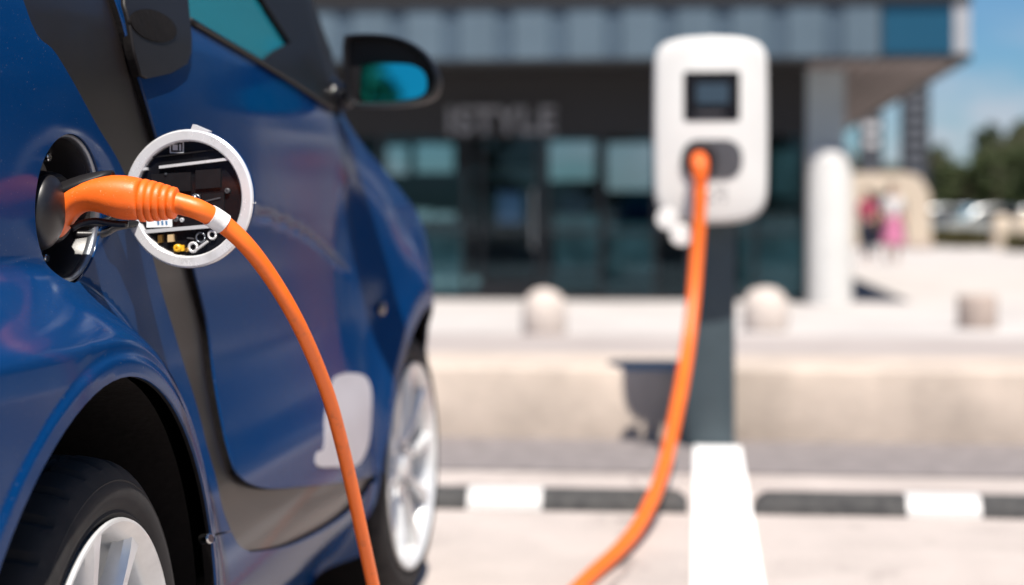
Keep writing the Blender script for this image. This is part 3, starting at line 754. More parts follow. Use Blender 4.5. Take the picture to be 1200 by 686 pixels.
# ------------------------------------------------------------------ charging cable with its two plugs
cab = empty('charging_cable', G(640, 686), 'orange charging cable with orange plugs joining car and charger', 'charging cable')
PY = 1.783
# plug body by cross sections read from top/bottom edges, along the outward axis
secs = [(54, 228, 286, .019), (61, 226.5, 284, .021), (67, 225, 281.5, .0225), (74, 221.5, 276, .0235), (80, 218.5, 267, .024), (86, 215.5, 258, .0245), (93, 213, 251, .025), (102, 210.5, 247.5, .0252), (112, 208, 248, .0256), (124, 206, 251.5, .0262), (138, 205, 257, .0268), (152, 206.2, 258.5, .0262), (163, 208.5, 258, .025), (169, 210.2, 256.5, .0232)]
bm = bmesh.new(); rings = []
NS = 40
for i, (px, t, b_, hw) in enumerate(secs):
    pt_, pb_ = atY(px, t, PY), atY(px, b_, PY)
    lean = max(0, (92 - px) / 34.0) ** 1.2 * .012
    c_ = (pt_ + pb_) / 2; hh = (pt_.z - pb_.z) / 2; ring = []
    for k in range(NS):
        a = 2 * math.pi * k / NS; ca, sa = math.cos(a), math.sin(a)
        ex_ = 2.35
        cx_ = math.copysign(abs(ca) ** (2 / ex_), ca); sx_ = math.copysign(abs(sa) ** (2 / ex_), sa)
        arch_ = -.010 * (1 - sx_ * sx_) * (1 if i < 3 else 0) * (0)
        ring.append(bm.verts.new(c_ + Vector((arch_ + .004 * (sx_ * sx_ - .5) * (i < 2), cx_ * hw, sx_ * hh))))
    rings.append(ring)
for A, B in zip(rings[:-1], rings[1:]):
    for k in range(NS): bm.faces.new([A[k], A[(k + 1) % NS], B[(k + 1) % NS], B[k]])
bm.faces.new(rings[0]); bm.faces.new(rings[-1])
plug = build('car_plug', bm, M['orange'], cab, True, 55)
sub = plug.modifiers.new('s', 'SUBSURF'); sub.levels = 1; sub.render_levels = 2
# ridged strain relief
ax0, ax1 = atY(166, 235, PY), atY(207, 238.5, PY + .001)
bm = bmesh.new(); prof = []
L = (ax1 - ax0).length; nr_ = 5
for k in range(nr_):
    f0 = k / nr_; r = .0222 - .0072 * f0 ** 1.25
    prof += [(L * (f0 + .00), r - .0012), (L * (f0 + .03), r - .0001), (L * (f0 + .07), r + .0001), (L * (f0 + .12), r - .0003), (L * (f0 + .165), r - .0006), (L * (f0 + .185), r - .0016)]
prof += [(L, .0132), (L + .001, .0108)]
lathe(bm, prof, ax1 - ax0, ax0, 48); build('strain_relief', bm, M['orange'], cab, True, 70)
# black collar and upper shell of the plug
cc = atY(53, 249, PY - .030)
bm = bmesh.new(); bmesh.ops.create_uvsphere(bm, u_segments=48, v_segments=32, radius=1, matrix=Matrix.Translation(cc) @ Matrix.Rotation(R(6), 4, 'Y') @ Matrix.Diagonal((.0185, .034, .0385, 1)))
build('plug_head', bm, M['black'], plug, True)
bm = bmesh.new(); c2 = atY(46, 248, PY - .004); lathe(bm, [(-.055, .033), (-.02, .0345), (-.004, .036), (.001, .0355), (.003, .032), (.003, 0)], Vector((1, -.05, .02)), c2, 56); build('plug_collar', bm, M['black'], plug, True, 35)
bm = bmesh.new(); top = [(60, 222), (72, 218), (84, 213.3), (96, 209.3), (108, 206.3), (120, 204.2), (132, 203.6)]
A, B = [], []
rr = []
for i, (px, py) in enumerate(top):
    c_ = atY(px, py, PY); hw = (.018, .0215, .0215, .020, .017, .012, .006)[i]; row = []
    for k in range(11):
        t = -1 + .2 * k
        row.append(bm.verts.new(c_ + Vector((0, t * hw, .0014 - .012 * abs(t) ** 2.6 * hw / .021))))
    rr.append(row)
for a_, b_ in zip(rr[:-1], rr[1:]):
    for k in range(10): bm.faces.new([a_[k], a_[k + 1], b_[k + 1], b_[k]])
o = build('plug_latch_cover', bm, M['handle'], plug, True)
sol = o.modifiers.new('t', 'SOLIDIFY'); sol.thickness = .004; sol.offset = 0
# black underside trigger guard
bm = bmesh.new(); tube(bm, catmull([atY(84, 268, PY + .002), atY(96, 262, PY + .004), atY(112, 259, PY + .006), atY(130, 262, PY + .008), atY(150, 263, PY + .01)], 5), .0035, 10); build('plug_underside_strip', bm, M['black'], plug, True)
# the cable itself
cp = [(207, 238.5, PY + .001)]
path = [atY(200, 237, PY), atY(212, 239.5, PY + .001), atY(235, 247, PY + .004)]
for px, py, D in ((262, 263, 1.845), (290, 289, 1.855), (318, 326, 1.875), (345, 371, 1.90), (368, 420, 1.94), (386, 468, 1.98), (399, 515, 2.02), (411, 565, 2.06), (424, 625, 2.10), (438, 690, 2.15), (452, 760, 2.2), (466, 830, 2.25)):
    path.append(W(px, py, D))
rads = [.0110, .0110, .0106, .0099, .0092, .0086, .0082, .0080, .0079, .0079, .0079, .0079, .0079, .0079, .0080][:len(path)]
assert len(rads) == len(path)
for v, r in ((G(487, 895, .03), .0095), (G(512, 935, .012), .0105), (G(548, 930, .013), .0115), (G(590, 840, .015), .013), (G(632, 745, .016), .0145)):
    path.append(v); rads.append(r)
for px, py, D, r in ((660, 708, None, .0155), (690, 677, None, .0165), (722, 648, 3.97, .0175), (745, 621, 4.18, .018), (762, 590, 4.40, .0185), (774, 560, 4.66, .019), (783, 527, 4.90, .0195), (791, 490, 5.14, .020), (799, 450, 5.32, .0205), (806, 405, 5.46, .0205),
                    (812, 355, 5.55, .0205), (816, 305, 5.60, .0205), (819, 265, 5.62, .0205), (820.5, 228, 5.62, .0215), (820.5, 205, 5.63, .021)):
    path.append(W(px, py, D) if D else G(px, py, r)); rads.append(r)
sp = catmull(path, 10)
rs = []
for i in range(len(path) - 1): rs += [rads[i] + (rads[i + 1] - rads[i]) * k / 10 for k in range(10)]
rs.append(rads[-1])
bm = bmesh.new(); tube(bm, sp, rs, 20); build('cable', bm, M['orange_c'], cab, True)
i0 = 10 * 3 - 3
bm = bmesh.new(); tube(bm, sp[i0 - 3:i0 + 4], [.0112] * 7, 28); build('tape_band', bm, M['tape'], cab, True, 50)
# plug at the charger
p_ = W(819.5, 190, 5.66)
bm = bmesh.new(); tube(bm, catmull([W(819, 188, 5.80), W(819, 188, 5.68), W(820, 196, 5.625), W(820.5, 215, 5.62)], 5), [.026] * 6 + [.028] * 4 + [.027, .026, .025, .024, .023, .022], 24); build('charger_plug', bm, M['orange'], cab, True, 40)

# ------------------------------------------------------------------ charger on its post
CYF = 5.79                                       # front face of the housing
def cx(px): return atY(px, 250, CYF).x
def czz(py): return atY(833, py, CYF).z
chg = empty('charging_station', (cx(833), 6.0, 0), 'white wall box charger with round edges on dark grey post', 'charging station')
ol = [(833, 41.5), (865, 43.5), (884, 48), (894, 55), (899, 67), (900, 90), (900.5, 150), (900, 200), (899, 228), (895, 243), (886, 253), (868, 260), (833, 263)]
ol = ol + [(1666 - a, b) for a, b in ol[-2:0:-1]]
ol = [(v.x, v.y) for v in catmull([Vector((a, b, 0)) for a, b in ol + ol[:1]], 4)][:-1]
bm = bmesh.new(); rings = []
c0 = Vector((cx(833), 0, czz(152)))
for sc, dy in ((.90, -.004), (.945, -.001), (.975, .006), (.993, .018), (1., .035), (1., .15), (.97, .19), (.9, .2)):
    ring = []
    for a, b in ol:
        d = Vector((cx(a), 0, czz(b))) - c0
        # even inset: scale horizontally and vertically by the same distance
        hx = 1 - (1 - sc) * .19 / max(.19, 1e-6); hz = 1 - (1 - sc) * .19 / .31
        ring.append(bm.verts.new(Vector((c0.x + d.x * hx, CYF + dy, c0.z + d.z * hz))))
    rings.append(ring)
for A, B in zip(rings[:-1], rings[1:]):
    n = len(A)
    for k in range(n): bm.faces.new([A[k], A[(k + 1) % n], B[(k + 1) % n], B[k]])
bm.faces.new(rings[0]); bm.faces.new(rings[-1])
hous = build('housing', bm, M['ch_white'], chg, True, 45)
def rrect(x0, x1, y0, y1, r, n=6):
    o = []
    for (cx_, cy_, a0) in ((x1 - r, y0 + r, -90), (x1 - r, y1 - r, 0), (x0 + r, y1 - r, 90), (x0 + r, y0 + r, 180)):
        o += [(cx_ + r * math.cos(R(a0 + 90 * k / n)), cy_ + r * math.sin(R(a0 + 90 * k / n))) for k in range(n + 1)]
    return o
def chplate(name, x0, x1, y0, y1, r, d0, d1, m, par):
    bm = bmesh.new(); prism(bm, rrect(x0, x1, y0, y1, r), CYF - d0, CYF - d1, lambda a, b, c: Vector((cx(a), c, czz(b))))
    return build(name, bm, m, par, False)
scr = chplate('display', 801, 867, 84, 142, 4, -.006, .0062, M['screen'], chg)
chplate('display_panel', 816, 854, 98, 122, 2, .005, .0075, M['lcd'], scr)
chplate('display_button_bar', 815, 848, 132, 136, 1, .005, .0075, M['ch_grey'], scr)
sk = chplate('socket_panel', 799, 870, 164, 210, 20, -.006, .008, M['ch_grey'], chg)
bm = bmesh.new(); lathe(bm, [(0, .058), (.012, .058), (.018, .053), (.016, .036)], (0, -1, 0), Vector((cx(819.5), CYF - .007, czz(188))), 40); build('socket_collar', bm, M['ch_dark'], sk, True, 35)
for k in range(4):
    for j in range(3):
        if (k * 7 + j * 3) % 5 == 0: continue
        chplate('printed_mark', 829 + k * 6, 833 + k * 6, 219 + j * 7, 223 + j * 7, .5, .003, .0052, M['print_grey'], hous)
pxc = cx(833)
post_y = 5.96
bm = bmesh.new(); box(bm, pxc - .080, pxc + .080, post_y, post_y + .12, .012, 1.0, .006); build('post', bm, M['post'], chg, True, 35)
bm = bmesh.new(); box(bm, pxc - .085, pxc + .085, post_y - .004, post_y + .125, 0, .012, .003); build('base_plate', bm, M['post'], chg, True, 35)
# two white discs built in place of blurred sun glints below the charger
for (px, py, y_, lab) in ((782, 257, CYF - .035, 'upper white disc standing in for a blurred glint at the charger corner'), (798.5, 275.5, CYF - .10, 'lower white disc standing in for a blurred glint beside the orange cable')):
    p = atY(px, py, y_); dsk = empty('glint_disc', p, lab, 'glint disc', 'white glint discs under the charger')
    bm = bmesh.new(); lathe(bm, [(-.012, .0), (-.012, .026), (-.006, .0345), (0, .0365), (.004, .0352), (.0055, .029), (.004, .027), (.0055, .019), (.004, .017), (.006, .0)], (0.1, -1, .25), p, 40); build('disc', bm, M['patch'], dsk, True, 35)
    bm = bmesh.new(); tube(bm, [p + Vector((0, .008, 0)), p + Vector((.02, .03, .02)), Vector((cx(812), CYF + .08, czz(255)))], .005, 8); build('glint_disc_stalk', bm, M['ch_dark'], dsk, True)  # stalk invented to hold the glint disc

# ------------------------------------------------------------------ ground
ZP = -.40
bm = bmesh.new()
ys = [-60, 6.5, 6.85, 6.95]; zs = [0, 0, 0, ZP]
V_ = [[bm.verts.new((x, y, z)) for x in (-400, 400)] for y, z in zip(ys, zs)]
for a, b in zip(V_[:-1], V_[1:]): bm.faces.new([a[0], a[1], b[1], b[0]])
tag(build('parking_ground', bm, M['ground']), kind='structure')
bm = bmesh.new(); vs = [bm.verts.new(v) for v in ((-1500, 6.95, ZP), (1500, 6.95, ZP), (1500, 3000, ZP), (-1500, 3000, ZP))]; bm.faces.new(vs)
tag(build('plaza_ground', bm, M['plaza']), kind='structure')
bm = bmesh.new(); vs = [bm.verts.new(v) for v in ((-400, -60, 0), (400, -60, 0), (1500, -1500, -.02), (-1500, -1500, -.02))]; bm.faces.new(vs)
tag(build('rear_ground', bm, M['ground']), kind='structure')
def sheet(name, x0, x1, y0, y1, z, m):
    bm = bmesh.new(); vs = [bm.verts.new(v) for v in ((x0, y0, z), (x1, y0, z), (x1, y1, z), (x0, y1, z))]; bm.faces.new(vs)
    return tag(build(name, bm, m), kind='structure')
sheet('gutter_strip', -30, 30, 5.36, 6.14, .004, M['gutter'])
sheet('walkway', -60, 60, 14.0, 17.3, ZP + .004, M['plaza2'])
sheet('parking_line', .058 - .076, .058 + .076, -.8, 5.955, .008, M['line'])
sheet('lawn', -200, 260, 66, 160, ZP + .006, M['turf'])
# low wall
lw = empty('low_wall', (0, 6.5, 0), 'low pale concrete wall running behind the charger post', 'wall')
bm = bmesh.new(); xj = -24.
while xj < 24:
    box(bm, xj + .004, xj + 2.396, 6.14, 6.845, -.1, .244, .016); xj += 2.4
build('wall_body', bm, M['concrete'], lw, True, 35)

# ------------------------------------------------------------------ wheel stops
def wheel_stop(x0, x1, patches, lab):
    y0 = 4.655; y1 = 4.775; hh = .050
    ws = empty('wheel_stop', ((x0 + x1) / 2, 4.72, 0), lab, 'wheel stop', 'wheel stops along the bay ends')
    bm = bmesh.new(); sec = [(y0, 0), (y0 + .004, .018), (y0 + .028, hh - .004), (y0 + .036, hh), (y1 - .036, hh), (y1 - .028, hh - .004), (y1 - .004, .018), (y1, 0)]
    rows = []
    for x, k in ((x0, .45), (x0 + .008, .7), (x0 + .03, 1), (x1 - .03, 1), (x1 - .008, .7), (x1, .45)):
        rows.append([bm.verts.new((x, y, z * k)) for y, z in sec])
    for A, B in zip(rows[:-1], rows[1:]):
        for k in range(len(sec) - 1): bm.faces.new([A[k], A[k + 1], B[k + 1], B[k]])
    bm.faces.new(rows[0]); bm.faces.new(rows[-1])
    build('stop_body', bm, M['rubber'], ws, True, 25)
    for (a, b) in patches:
        bm = bmesh.new(); A = [bm.verts.new((a, y - (.0008 if i < 4 else -.0008), z + .0010)) for i, (y, z) in enumerate(sec)]; B = [bm.verts.new((b, y - (.0008 if i < 4 else -.0008), z + .0010)) for i, (y, z) in enumerate(sec)]
        for k in range(len(sec) - 1): bm.faces.new([A[k], A[k + 1], B[k + 1], B[k]])
        build('reflector_band', bm, M['patch'], ws, True, 25)
SY = 4.66
def sx(px): return atY(px, 590, SY).x
l_end, r_end = sx(806), sx(884)
wheel_stop(sx(806) - 1.78, l_end, [(sx(547), sx(635)), (sx(545) - .85, sx(637) - .85)], 'dark rubber wheel stop ahead of the blue car')
wheel_stop(r_end, r_end + 1.78, [(sx(1063), sx(1151)), (sx(1061) + .85, sx(1153) + .85)], 'dark rubber wheel stop in the empty bay past the white line')

# ------------------------------------------------------------------ stones on the plaza
def stone(px, wpx, ytop, ybase, m, lab, dome):
    p = G(px, ybase, ZP); D = (H - ZP) * FPX / (ybase - HY); r = wpx / 2 / FPX * D; h = (ybase - ytop) / FPX * D
    bm = bmesh.new()
    if dome: prof = [(0, r * .93), (h * .12, r), (h * .45, r * 1.01), (h * .7, r * .93), (h * .86, r * .72), (h * .96, r * .4), (h, 0)]
    else: prof = [(0, r * .96), (h * .05, r), (h * .9, r * .99), (h * .97, r * .95), (h, r * .86), (h * 1.005, 0)]
    rg = lathe(bm, prof, (0, 0, 1), p, 40)
    for v in bm.verts: v.co += mnoise.noise_vector(v.co * 6) * r * .04
    o = build('stone_bollard', bm, m, None, True, 50); tag(o, lab, 'bollard', 'stone bollards on the plaza')
stone(638, 52, 338, 391, M['stone'], 'round topped pale stone bollard left of the charger', True)
stone(897, 54, 336, 388, M['stone'], 'round topped pale stone bollard right behind the charger post', True)
stone(1145, 46, 345, 385, M['stone_d'], 'flat topped brown stone bollard to the right on the plaza', False)
# tall white round-topped pillar
p = G(972, 357, ZP); D = (H - ZP) * FPX / 107; r = 26.5 / FPX * D; h = 188 / FPX * D
bm = bmesh.new(); lathe(bm, [(0, r), (h - r * .75, r), (h - r * .4, r * .93), (h - r * .18, r * .75), (h - r * .05, r * .42), (h, 0)], (0, 0, 1), p, 48); o = build('round_pillar', bm, M['pillar'], None, True, 50); tag(o, 'tall white round topped pillar before the grey building corner', 'pillar')

# ------------------------------------------------------------------ building
BY, FY = 24.2, 22.6
XR = atY(1137, 250, FY).x
ZS = atY(900, 65, FY).z; ZF = atY(900, 5, FY).z; YE = FY * 1.85
XC0, XC1 = atY(945, 250, BY).x, atY(990, 250, BY).x
bld = empty('shop_building', (-5, 28, ZP), 'modern shop building with ribbed blue grey fascia over dark glass front', 'building')
# upper storey core
bxo('upper_storey', -14, XR - .02, FY + .10, YE, ZS + .02, 8.0, M['b_dark'], bld)
# ribbed fascia
xa, xb = -14., atY(1031, 250, FY).x; per = .689; x = xb
bm = bmesh.new(); prof = []
while x > xa:
    prof += [(x, .0), (x - .42, .0), (x - .47, .035), (x - .64, .035)]; x -= per
z0, z1 = ZS - .02, ZF
A = [bm.verts.new((a, FY + d, z0)) for a, d in prof]; B = [bm.verts.new((a, FY + d, z1)) for a, d in prof]
for k in range(len(prof) - 1):
    f = bm.faces.new([A[k], A[k + 1], B[k + 1], B[k]]); f.material_index = 0 if k % 4 == 0 else 1
o = build('fascia_cladding', bm, [M['clad'], M['clad_d']], bld); sol = o.modifiers.new('t', 'SOLIDIFY'); sol.thickness = .03; sol.offset = 0
bxo('fascia_cap', xa, XR + .01, FY - .05, FY + .2, ZF + .002, ZF + .09, M['b_dark'], bld)
bxo('corner_glass', xb + .03, atY(1117, 250, FY).x, FY + .01, FY + .08, ZS, ZF, M['b_blue'], bld)
bxo('glass_trim', xb - .005, xb + .03, FY - .02, FY + .09, ZS - .03, ZF, M['b_dark'], bld)
bxo('corner_panel', atY(1117, 250, FY).x + .003, XR, FY - .01, YE, ZS, 8.0, M['b_light'], bld)
bxo('fascia_bottom_edge', xa, XR, FY - .02, FY + .10, ZS - .075, ZS - .024, M['b_dark'], bld)
for k in range(9):                                    # upper windows above the fascia
    f = bxo('upper_window', -13.6 + k * 1.78, -12.1 + k * 1.78, FY + .05, FY + .095, 3.9, 6.8, M['b_blue'], bld)
# soffit boards
bxo('entrance_soffit', -14, XC0 - .02, FY + .10, BY + .1, ZS - .056, ZS - .03, M['b_dark'], bld)  # near-black colour stands in for shade under the overhang
bm = bmesh.new()
x = XC0 + .02
while x < XR - .12:
    box(bm, x, x + .15, FY + .10, YE, ZS - .055, ZS - .03, 0); x += .205
build('soffit_boards', bm, M['soffit'], bld)
bxo('soffit_backing', -14, XR - .03, FY + .1, YE, ZS - .028, ZS + .0, M['soffit_d'], bld)
bxo('soffit_edge', XR - .09, XR + .012, FY - .02, YE, ZS - .085, ZS - .003, M['b_dark'], bld)
# glass front
GX0, GX1 = -14., XC0
hd = atY(700, 160, BY).z
bxo('header_panel', GX0, GX1, BY - .02, BY + .12, hd, ZS - .06, M['b_dark'], bld)
bxo('plinth', GX0, GX1, BY - .01, BY + .1, ZP, ZP + .07, M['b_frame'], bld)
def bx_(px): return atY(px, 250, BY).x
mull = [bx_(p) for p in (300, 380, 446, 545, 640, 704, 768, 828, 884, 944)]
gl = []
for a, b in zip(mull[:-1], mull[1:]):
    gl.append(bxo('glass_pane', a + .03, b - .03, BY + .03, BY + .042, ZP + .072, hd - .002, M['b_glass'], bld))
for xm in mull: bxo('mullion', xm - .03, xm + .03, BY - .01, BY + .08, ZP + .07, hd, M['b_frame'], bld)
bxo('solid_front', GX0, mull[0] - .03, BY, BY + .08, ZP + .07, hd, M['b_dark'], bld)
bxo('transom', mull[0], mull[-1], BY - .005, BY + .07, .50, .55, M['b_frame'], bld)
# entrance door leaf
d0, d1 = bx_(562), bx_(632)
dl = bxo('entrance_door', d0, d0 + .05, BY - .03, BY - .012, ZP + .07, hd - .1, M['b_frame'], bld)
bxo('door_stile', d1 - .05, d1, BY - .03, BY - .012, ZP + .07, hd - .1, M['b_frame'], dl)
bxo('door_rail', d0 + .05, d1 - .05, BY - .028, BY - .014, ZP + .07, ZP + .25, M['b_frame'], dl)
bxo('door_pull', d1 - .09, d1 - .065, BY - .08, BY - .05, .3, 1.1, M['steel'], dl)
# corner wall
bxo('corner_column', XC0, XC1, BY - .02, BY + .6, ZP, ZS - .06, M['b_col'], bld, .01)
bxo('side_wall', XC0, XC0 + .1, BY + .6, 34, ZP, ZS - .06, M['b_dark'], bld)
# shop interior
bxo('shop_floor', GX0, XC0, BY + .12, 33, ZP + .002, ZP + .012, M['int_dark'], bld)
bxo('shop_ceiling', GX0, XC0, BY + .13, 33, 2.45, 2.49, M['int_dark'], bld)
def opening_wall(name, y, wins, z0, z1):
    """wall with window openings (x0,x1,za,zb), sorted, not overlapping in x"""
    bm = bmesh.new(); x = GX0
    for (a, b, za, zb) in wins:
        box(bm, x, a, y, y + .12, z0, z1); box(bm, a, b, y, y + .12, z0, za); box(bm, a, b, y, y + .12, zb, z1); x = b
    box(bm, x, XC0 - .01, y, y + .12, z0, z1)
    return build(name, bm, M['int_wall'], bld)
BWY = 31.
def iw(pa, pb, ya, yb): return (atY(pa, 250, BWY).x, atY(pb, 250, BWY).x, atY(600, yb, BWY).z, atY(600, ya, BWY).z)
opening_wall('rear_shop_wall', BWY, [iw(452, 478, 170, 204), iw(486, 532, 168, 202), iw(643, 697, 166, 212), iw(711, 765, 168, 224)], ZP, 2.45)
# made-up fittings inside; the glowing ones imitate pale reflections in the glass
def ibox(name, pa, pb, ya, yb, y, m, th=.3):
    a = atY(pa, 250, y).x; b = atY(pb, 250, y).x
    return bxo(name, a, b, y, y + th, max(ZP + .02, atY(600, yb, y).z), atY(600, ya, y).z, m, bld, .01)
for args in (('glow_counter', 476, 538, 268, 345, 25.2, 'glow_teal', .5), ('added_counter_top', 474, 541, 258, 268, 25.15, 'int_grey', .6), ('added_boxed_goods', 484, 503, 246, 258, 25.3, 'glow_white', .2), ('added_boxed_goods', 508, 532, 249, 258, 25.3, 'glow_white', .2),
             ('added_wall_poster', 568, 630, 196, 216, 26.5, 'int_grey', .03), ('added_display_board', 583, 612, 226, 262, 26.3, 'glow_blue', .05), ('added_display_board', 566, 580, 214, 300, 26.4, 'int_wall', .05), ('added_shelf_unit', 598, 634, 268, 345, 26.1, 'int_wall', .4),
             ('glow_counter', 650, 701, 252, 335, 26.0, 'glow_teal', .5), ('added_screen_back', 655, 690, 226, 250, 26.1, 'int_blue', .06), ('added_counter_top', 646, 703, 318, 326, 25.0, 'int_grey', .4),
             ('glow_counter', 712, 766, 262, 340, 25.6, 'glow_teal', .5), ('added_boxed_goods', 716, 740, 240, 262, 25.7, 'int_wall', .3), ('added_low_shelf', 500, 560, 326, 336, 24.9, 'glow_white', .2), ('added_low_shelf', 706, 768, 324, 332, 24.9, 'int_grey', .2),
             ('glow_counter', 868, 940, 258, 345, 25.0, 'glow_teal', .5), ('added_wall_poster', 905, 935, 178, 230, 26.6, 'glow_teal', .03)):
    ibox(args[0], *args[1:6], M[args[6]], args[7])
# sign
cu = bpy.data.curves.new('sign', 'FONT'); cu.body = 'ISTYLE'; cu.size = .54; cu.extrude = .03; cu.offset = .014; cu.space_character = 1.05
to = bpy.data.objects.new('tmp', cu); C.objects.link(to); bpy.context.view_layer.update()
me = bpy.data.meshes.new_from_object(to.evaluated_get(bpy.context.evaluated_depsgraph_get())); bpy.data.objects.remove(to)
co = np.array([v.co[:] for v in me.vertices]); mn, mx = co.min(0), co.max(0)
sa, sb = atY(526, 158, BY), atY(652, 125, BY)
me.transform(Matrix.Translation((sa.x, BY - .055, sa.z)) @ Matrix.Diagonal(((sb.x - sa.x) / (mx[0] - mn[0]), 1, (sb.z - sa.z) / (mx[1] - mn[1]), 1)) @ Matrix.Rotation(R(90), 4, 'X') @ Matrix.Translation((-mn[0], -mn[1], 0)))
link('shop_sign', me, M['sign'], bld)

# ------------------------------------------------------------------ right hand distance
# cream gateway
def gate():
    y = 60.; g = empty('gateway_arch', (atY(1040, 250, y).x, y, ZP), 'cream rendered gateway arch behind the two people', 'arch')
    xl, xr = atY(975, 250, y).x, atY(1090, 250, y).x; zt = atY(1040, 203, y).z; pw = .80
    bm = bmesh.new(); out = []; 
    o = [(xl, ZP), (xl + pw, ZP), (xl + pw, zt - 1.1)] + [(xl + pw + (xr - xl - 2 * pw) * (.5 - .5 * math.cos(t)), zt - 1.1 + .45 * math.sin(t)) for t in np.linspace(.15, math.pi - .15, 14)] + [(xr - pw, zt - 1.1), (xr - pw, ZP), (xr, ZP), (xr - .05, zt - .7), (xr - .35, zt - .15), (xr - .8, zt), (xl + .3, zt), (xl, zt - .3)]
    prism(bm, o, y - .4, y + .4, lambda a, b, c: Vector((a, c, b)))
    build('arch_body', bm, M['cream'], g)
    bxo('arch_foot', xr - pw - .05, xr + .05, y - .45, y + .45, ZP, ZP + .25, M['stone_d'], g, .02)
    bxo('arch_foot', xl - .05, xl + pw + .05, y - .45, y + .45, ZP, ZP + .25, M['stone_d'], g, .02)
gate()
def pylon(px, w, ytop, y, lab, nrow, white):
    p = atY(px, 250, y); zt = atY(px, ytop, y).z; t = empty('pylon_sign', (p.x, y, ZP), lab, 'pylon sign', 'pylon signs beyond the plaza')
    bxo('pylon_body', p.x - w / 2, p.x + w / 2, y - .15, y + .15, ZP, zt, M['pylon'], t, .03)
    h = (zt - 1.6) / nrow
    for k in range(nrow):
        z = 1.5 + k * h; ww = w * (.55 + .2 * rnd.random())
        bxo('pylon_lettering', p.x - ww / 2 + .04, p.x + ww / 2 - .02, y - .175, y - .152, z, z + h * .5, M['whitecloth'] if (white and k in (nrow - 1, nrow - 2, 0)) else M['pylon_mark'], t)
pylon(1072, 1.0, 92, 64, 'tall dark pylon sign with rows of pale lettering', 9, False)
pylon(1020, .85, 132, 66, 'shorter dark pylon sign with white top panel', 5, True)
# hedge
def leafmass(bm, n, fn, s0, s1):
    for _ in range(n):
        p, nr = fn(); s = s0 + (s1 - s0) * rnd.random()
        a = Vector((rnd.gauss(0, 1), rnd.gauss(0, 1), rnd.gauss(0, 1))).normalized(); a = (a + nr * .8).normalized()
        _, e1, e2 = basis(a); ro = rnd.random() * 6.28; f1 = e1 * math.cos(ro) + e2 * math.sin(ro); f2 = a.cross(f1)
        vs = [bm.verts.new(p + f1 * s * x + f2 * s * .55 * y) for x, y in ((-1, 0), (0, -1), (1, 0), (0, 1))]
        bm.faces.new(vs)
for px0, px1, y, hgt, lab in ((1086, 1180, 62., .62, 'low brownish green hedge at the foot of the trees'), (1178, 1330, 55., .50, 'low clipped hedge behind the cream bollards')):
    xa_, xb_ = atY(px0, 250, y).x, atY(px1, 250, y).x
    bm = bmesh.new()
    def fn():
        x = rnd.uniform(xa_, xb_); zz = hgt * (1 + .22 * mnoise.noise(Vector((x * .9, y, 0)))) * (rnd.random() ** .5)
        return Vector((x, y + rnd.uniform(-.45, .45), ZP + zz)), Vector((0, -.3, .7))
    leafmass(bm, 5200, fn, .04, .10)
    h_ = empty('hedge', ((xa_ + xb_) / 2, y, ZP), lab, 'hedge')
    build('foliage', bm, M['hedge'], h_)
    bm = bmesh.new()
    x = xa_ + .2
    while x < xb_:
        tube(bm, [Vector((x, y, ZP)), Vector((x + .05, y, ZP + hgt * .8))], [.03, .01], 6); x += .5
    build('stems', bm, M['bark'], h_)
# cream bollards by the hedge
for px, w, yt, yb, lab in ((1174, 24, 251, 292, 'left cream round topped bollard before the hedge'), (1199, 22, 249, 294, 'right cream round topped bollard at the picture edge')):
    p = G(px, yb, ZP); D = (H - ZP) * FPX / (yb - HY); r = w / 2 / FPX * D; h = (yb - yt) / FPX * D
    bm = bmesh.new(); lathe(bm, [(0, r), (h * .55, r), (h * .8, r * .9), (h * .93, r * .6), (h, 0)], (0, 0, 1), p, 24); o = build('cream_bollard', bm, M['cream'], None, True, 50); tag(o, lab, 'bollard', 'cream bollards by the hedge')
# parked cars far away
def far_car():
    root = empty('parked_car', (0, 0, 0))
    prof = [(-2.1, .30), (-2.12, .62), (-2.0, .86), (-1.35, .94), (-.75, 1.36), (.0, 1.45), (.9, 1.40), (1.55, 1.0), (2.0, .92), (2.1, .6), (2.05, .30)]
    bm = bmesh.new(); rows = []
    for yy, k in ((-.86, .93), (-.80, 1.), (.80, 1.), (.86, .93)):
        rows.append([bm.verts.new((x * (1 if abs(yy) < .85 else .985), yy * (1 - .16 * max(0, (z - .9) / .5)), .30 + (z - .30) * k)) for x, z in prof])
    for A, B in zip(rows[:-1], rows[1:]):
        for k in range(len(prof)): bm.faces.new([A[k], A[(k + 1) % len(prof)], B[(k + 1) % len(prof)], B[k]])
    bm.faces.new(rows[0]); bm.faces.new(rows[-1][::-1]); body = build('body', bm, M['pc0'], root, True, 30)
    for s in (-1, 1):
        bm = bmesh.new(); w_ = [(-1.2, .96), (-.72, 1.30), (.0, 1.37), (.85, 1.33), (1.38, 1.0)]
        A = [bm.verts.new((x, s * (.868 * (1 - .16 * max(0, (z - .9) / .5))), z)) for x, z in w_]; bm.faces.new(A); o = build('side_window', bm, M['gloss_black'], body); so = o.modifiers.new('t', 'SOLIDIFY'); so.thickness = .01; so.offset = 0
        for x in (-1.3, 1.3):
            bm = bmesh.new(); lathe(bm, [(-.1, 0), (-.1, .30), (-.08, .32), (.08, .32), (.1, .30), (.1, .2), (.09, 0)], (0, s, 0), Vector((x, s * .76, .32)), 24); build('wheel', bm, M['tyre'], root, True, 35)
    bm = bmesh.new(); vs = [bm.verts.new(v) for v in ((-1.30, -.66, .965), (-.76, -.60, 1.352), (-.76, .60, 1.352), (-1.30, .66, .965))]; bm.faces.new(vs); o = build('windscreen', bm, M['glass'], body); so = o.modifiers.new('t', 'SOLIDIFY'); so.thickness = .03; so.offset = 0
    return root
fc = far_car()
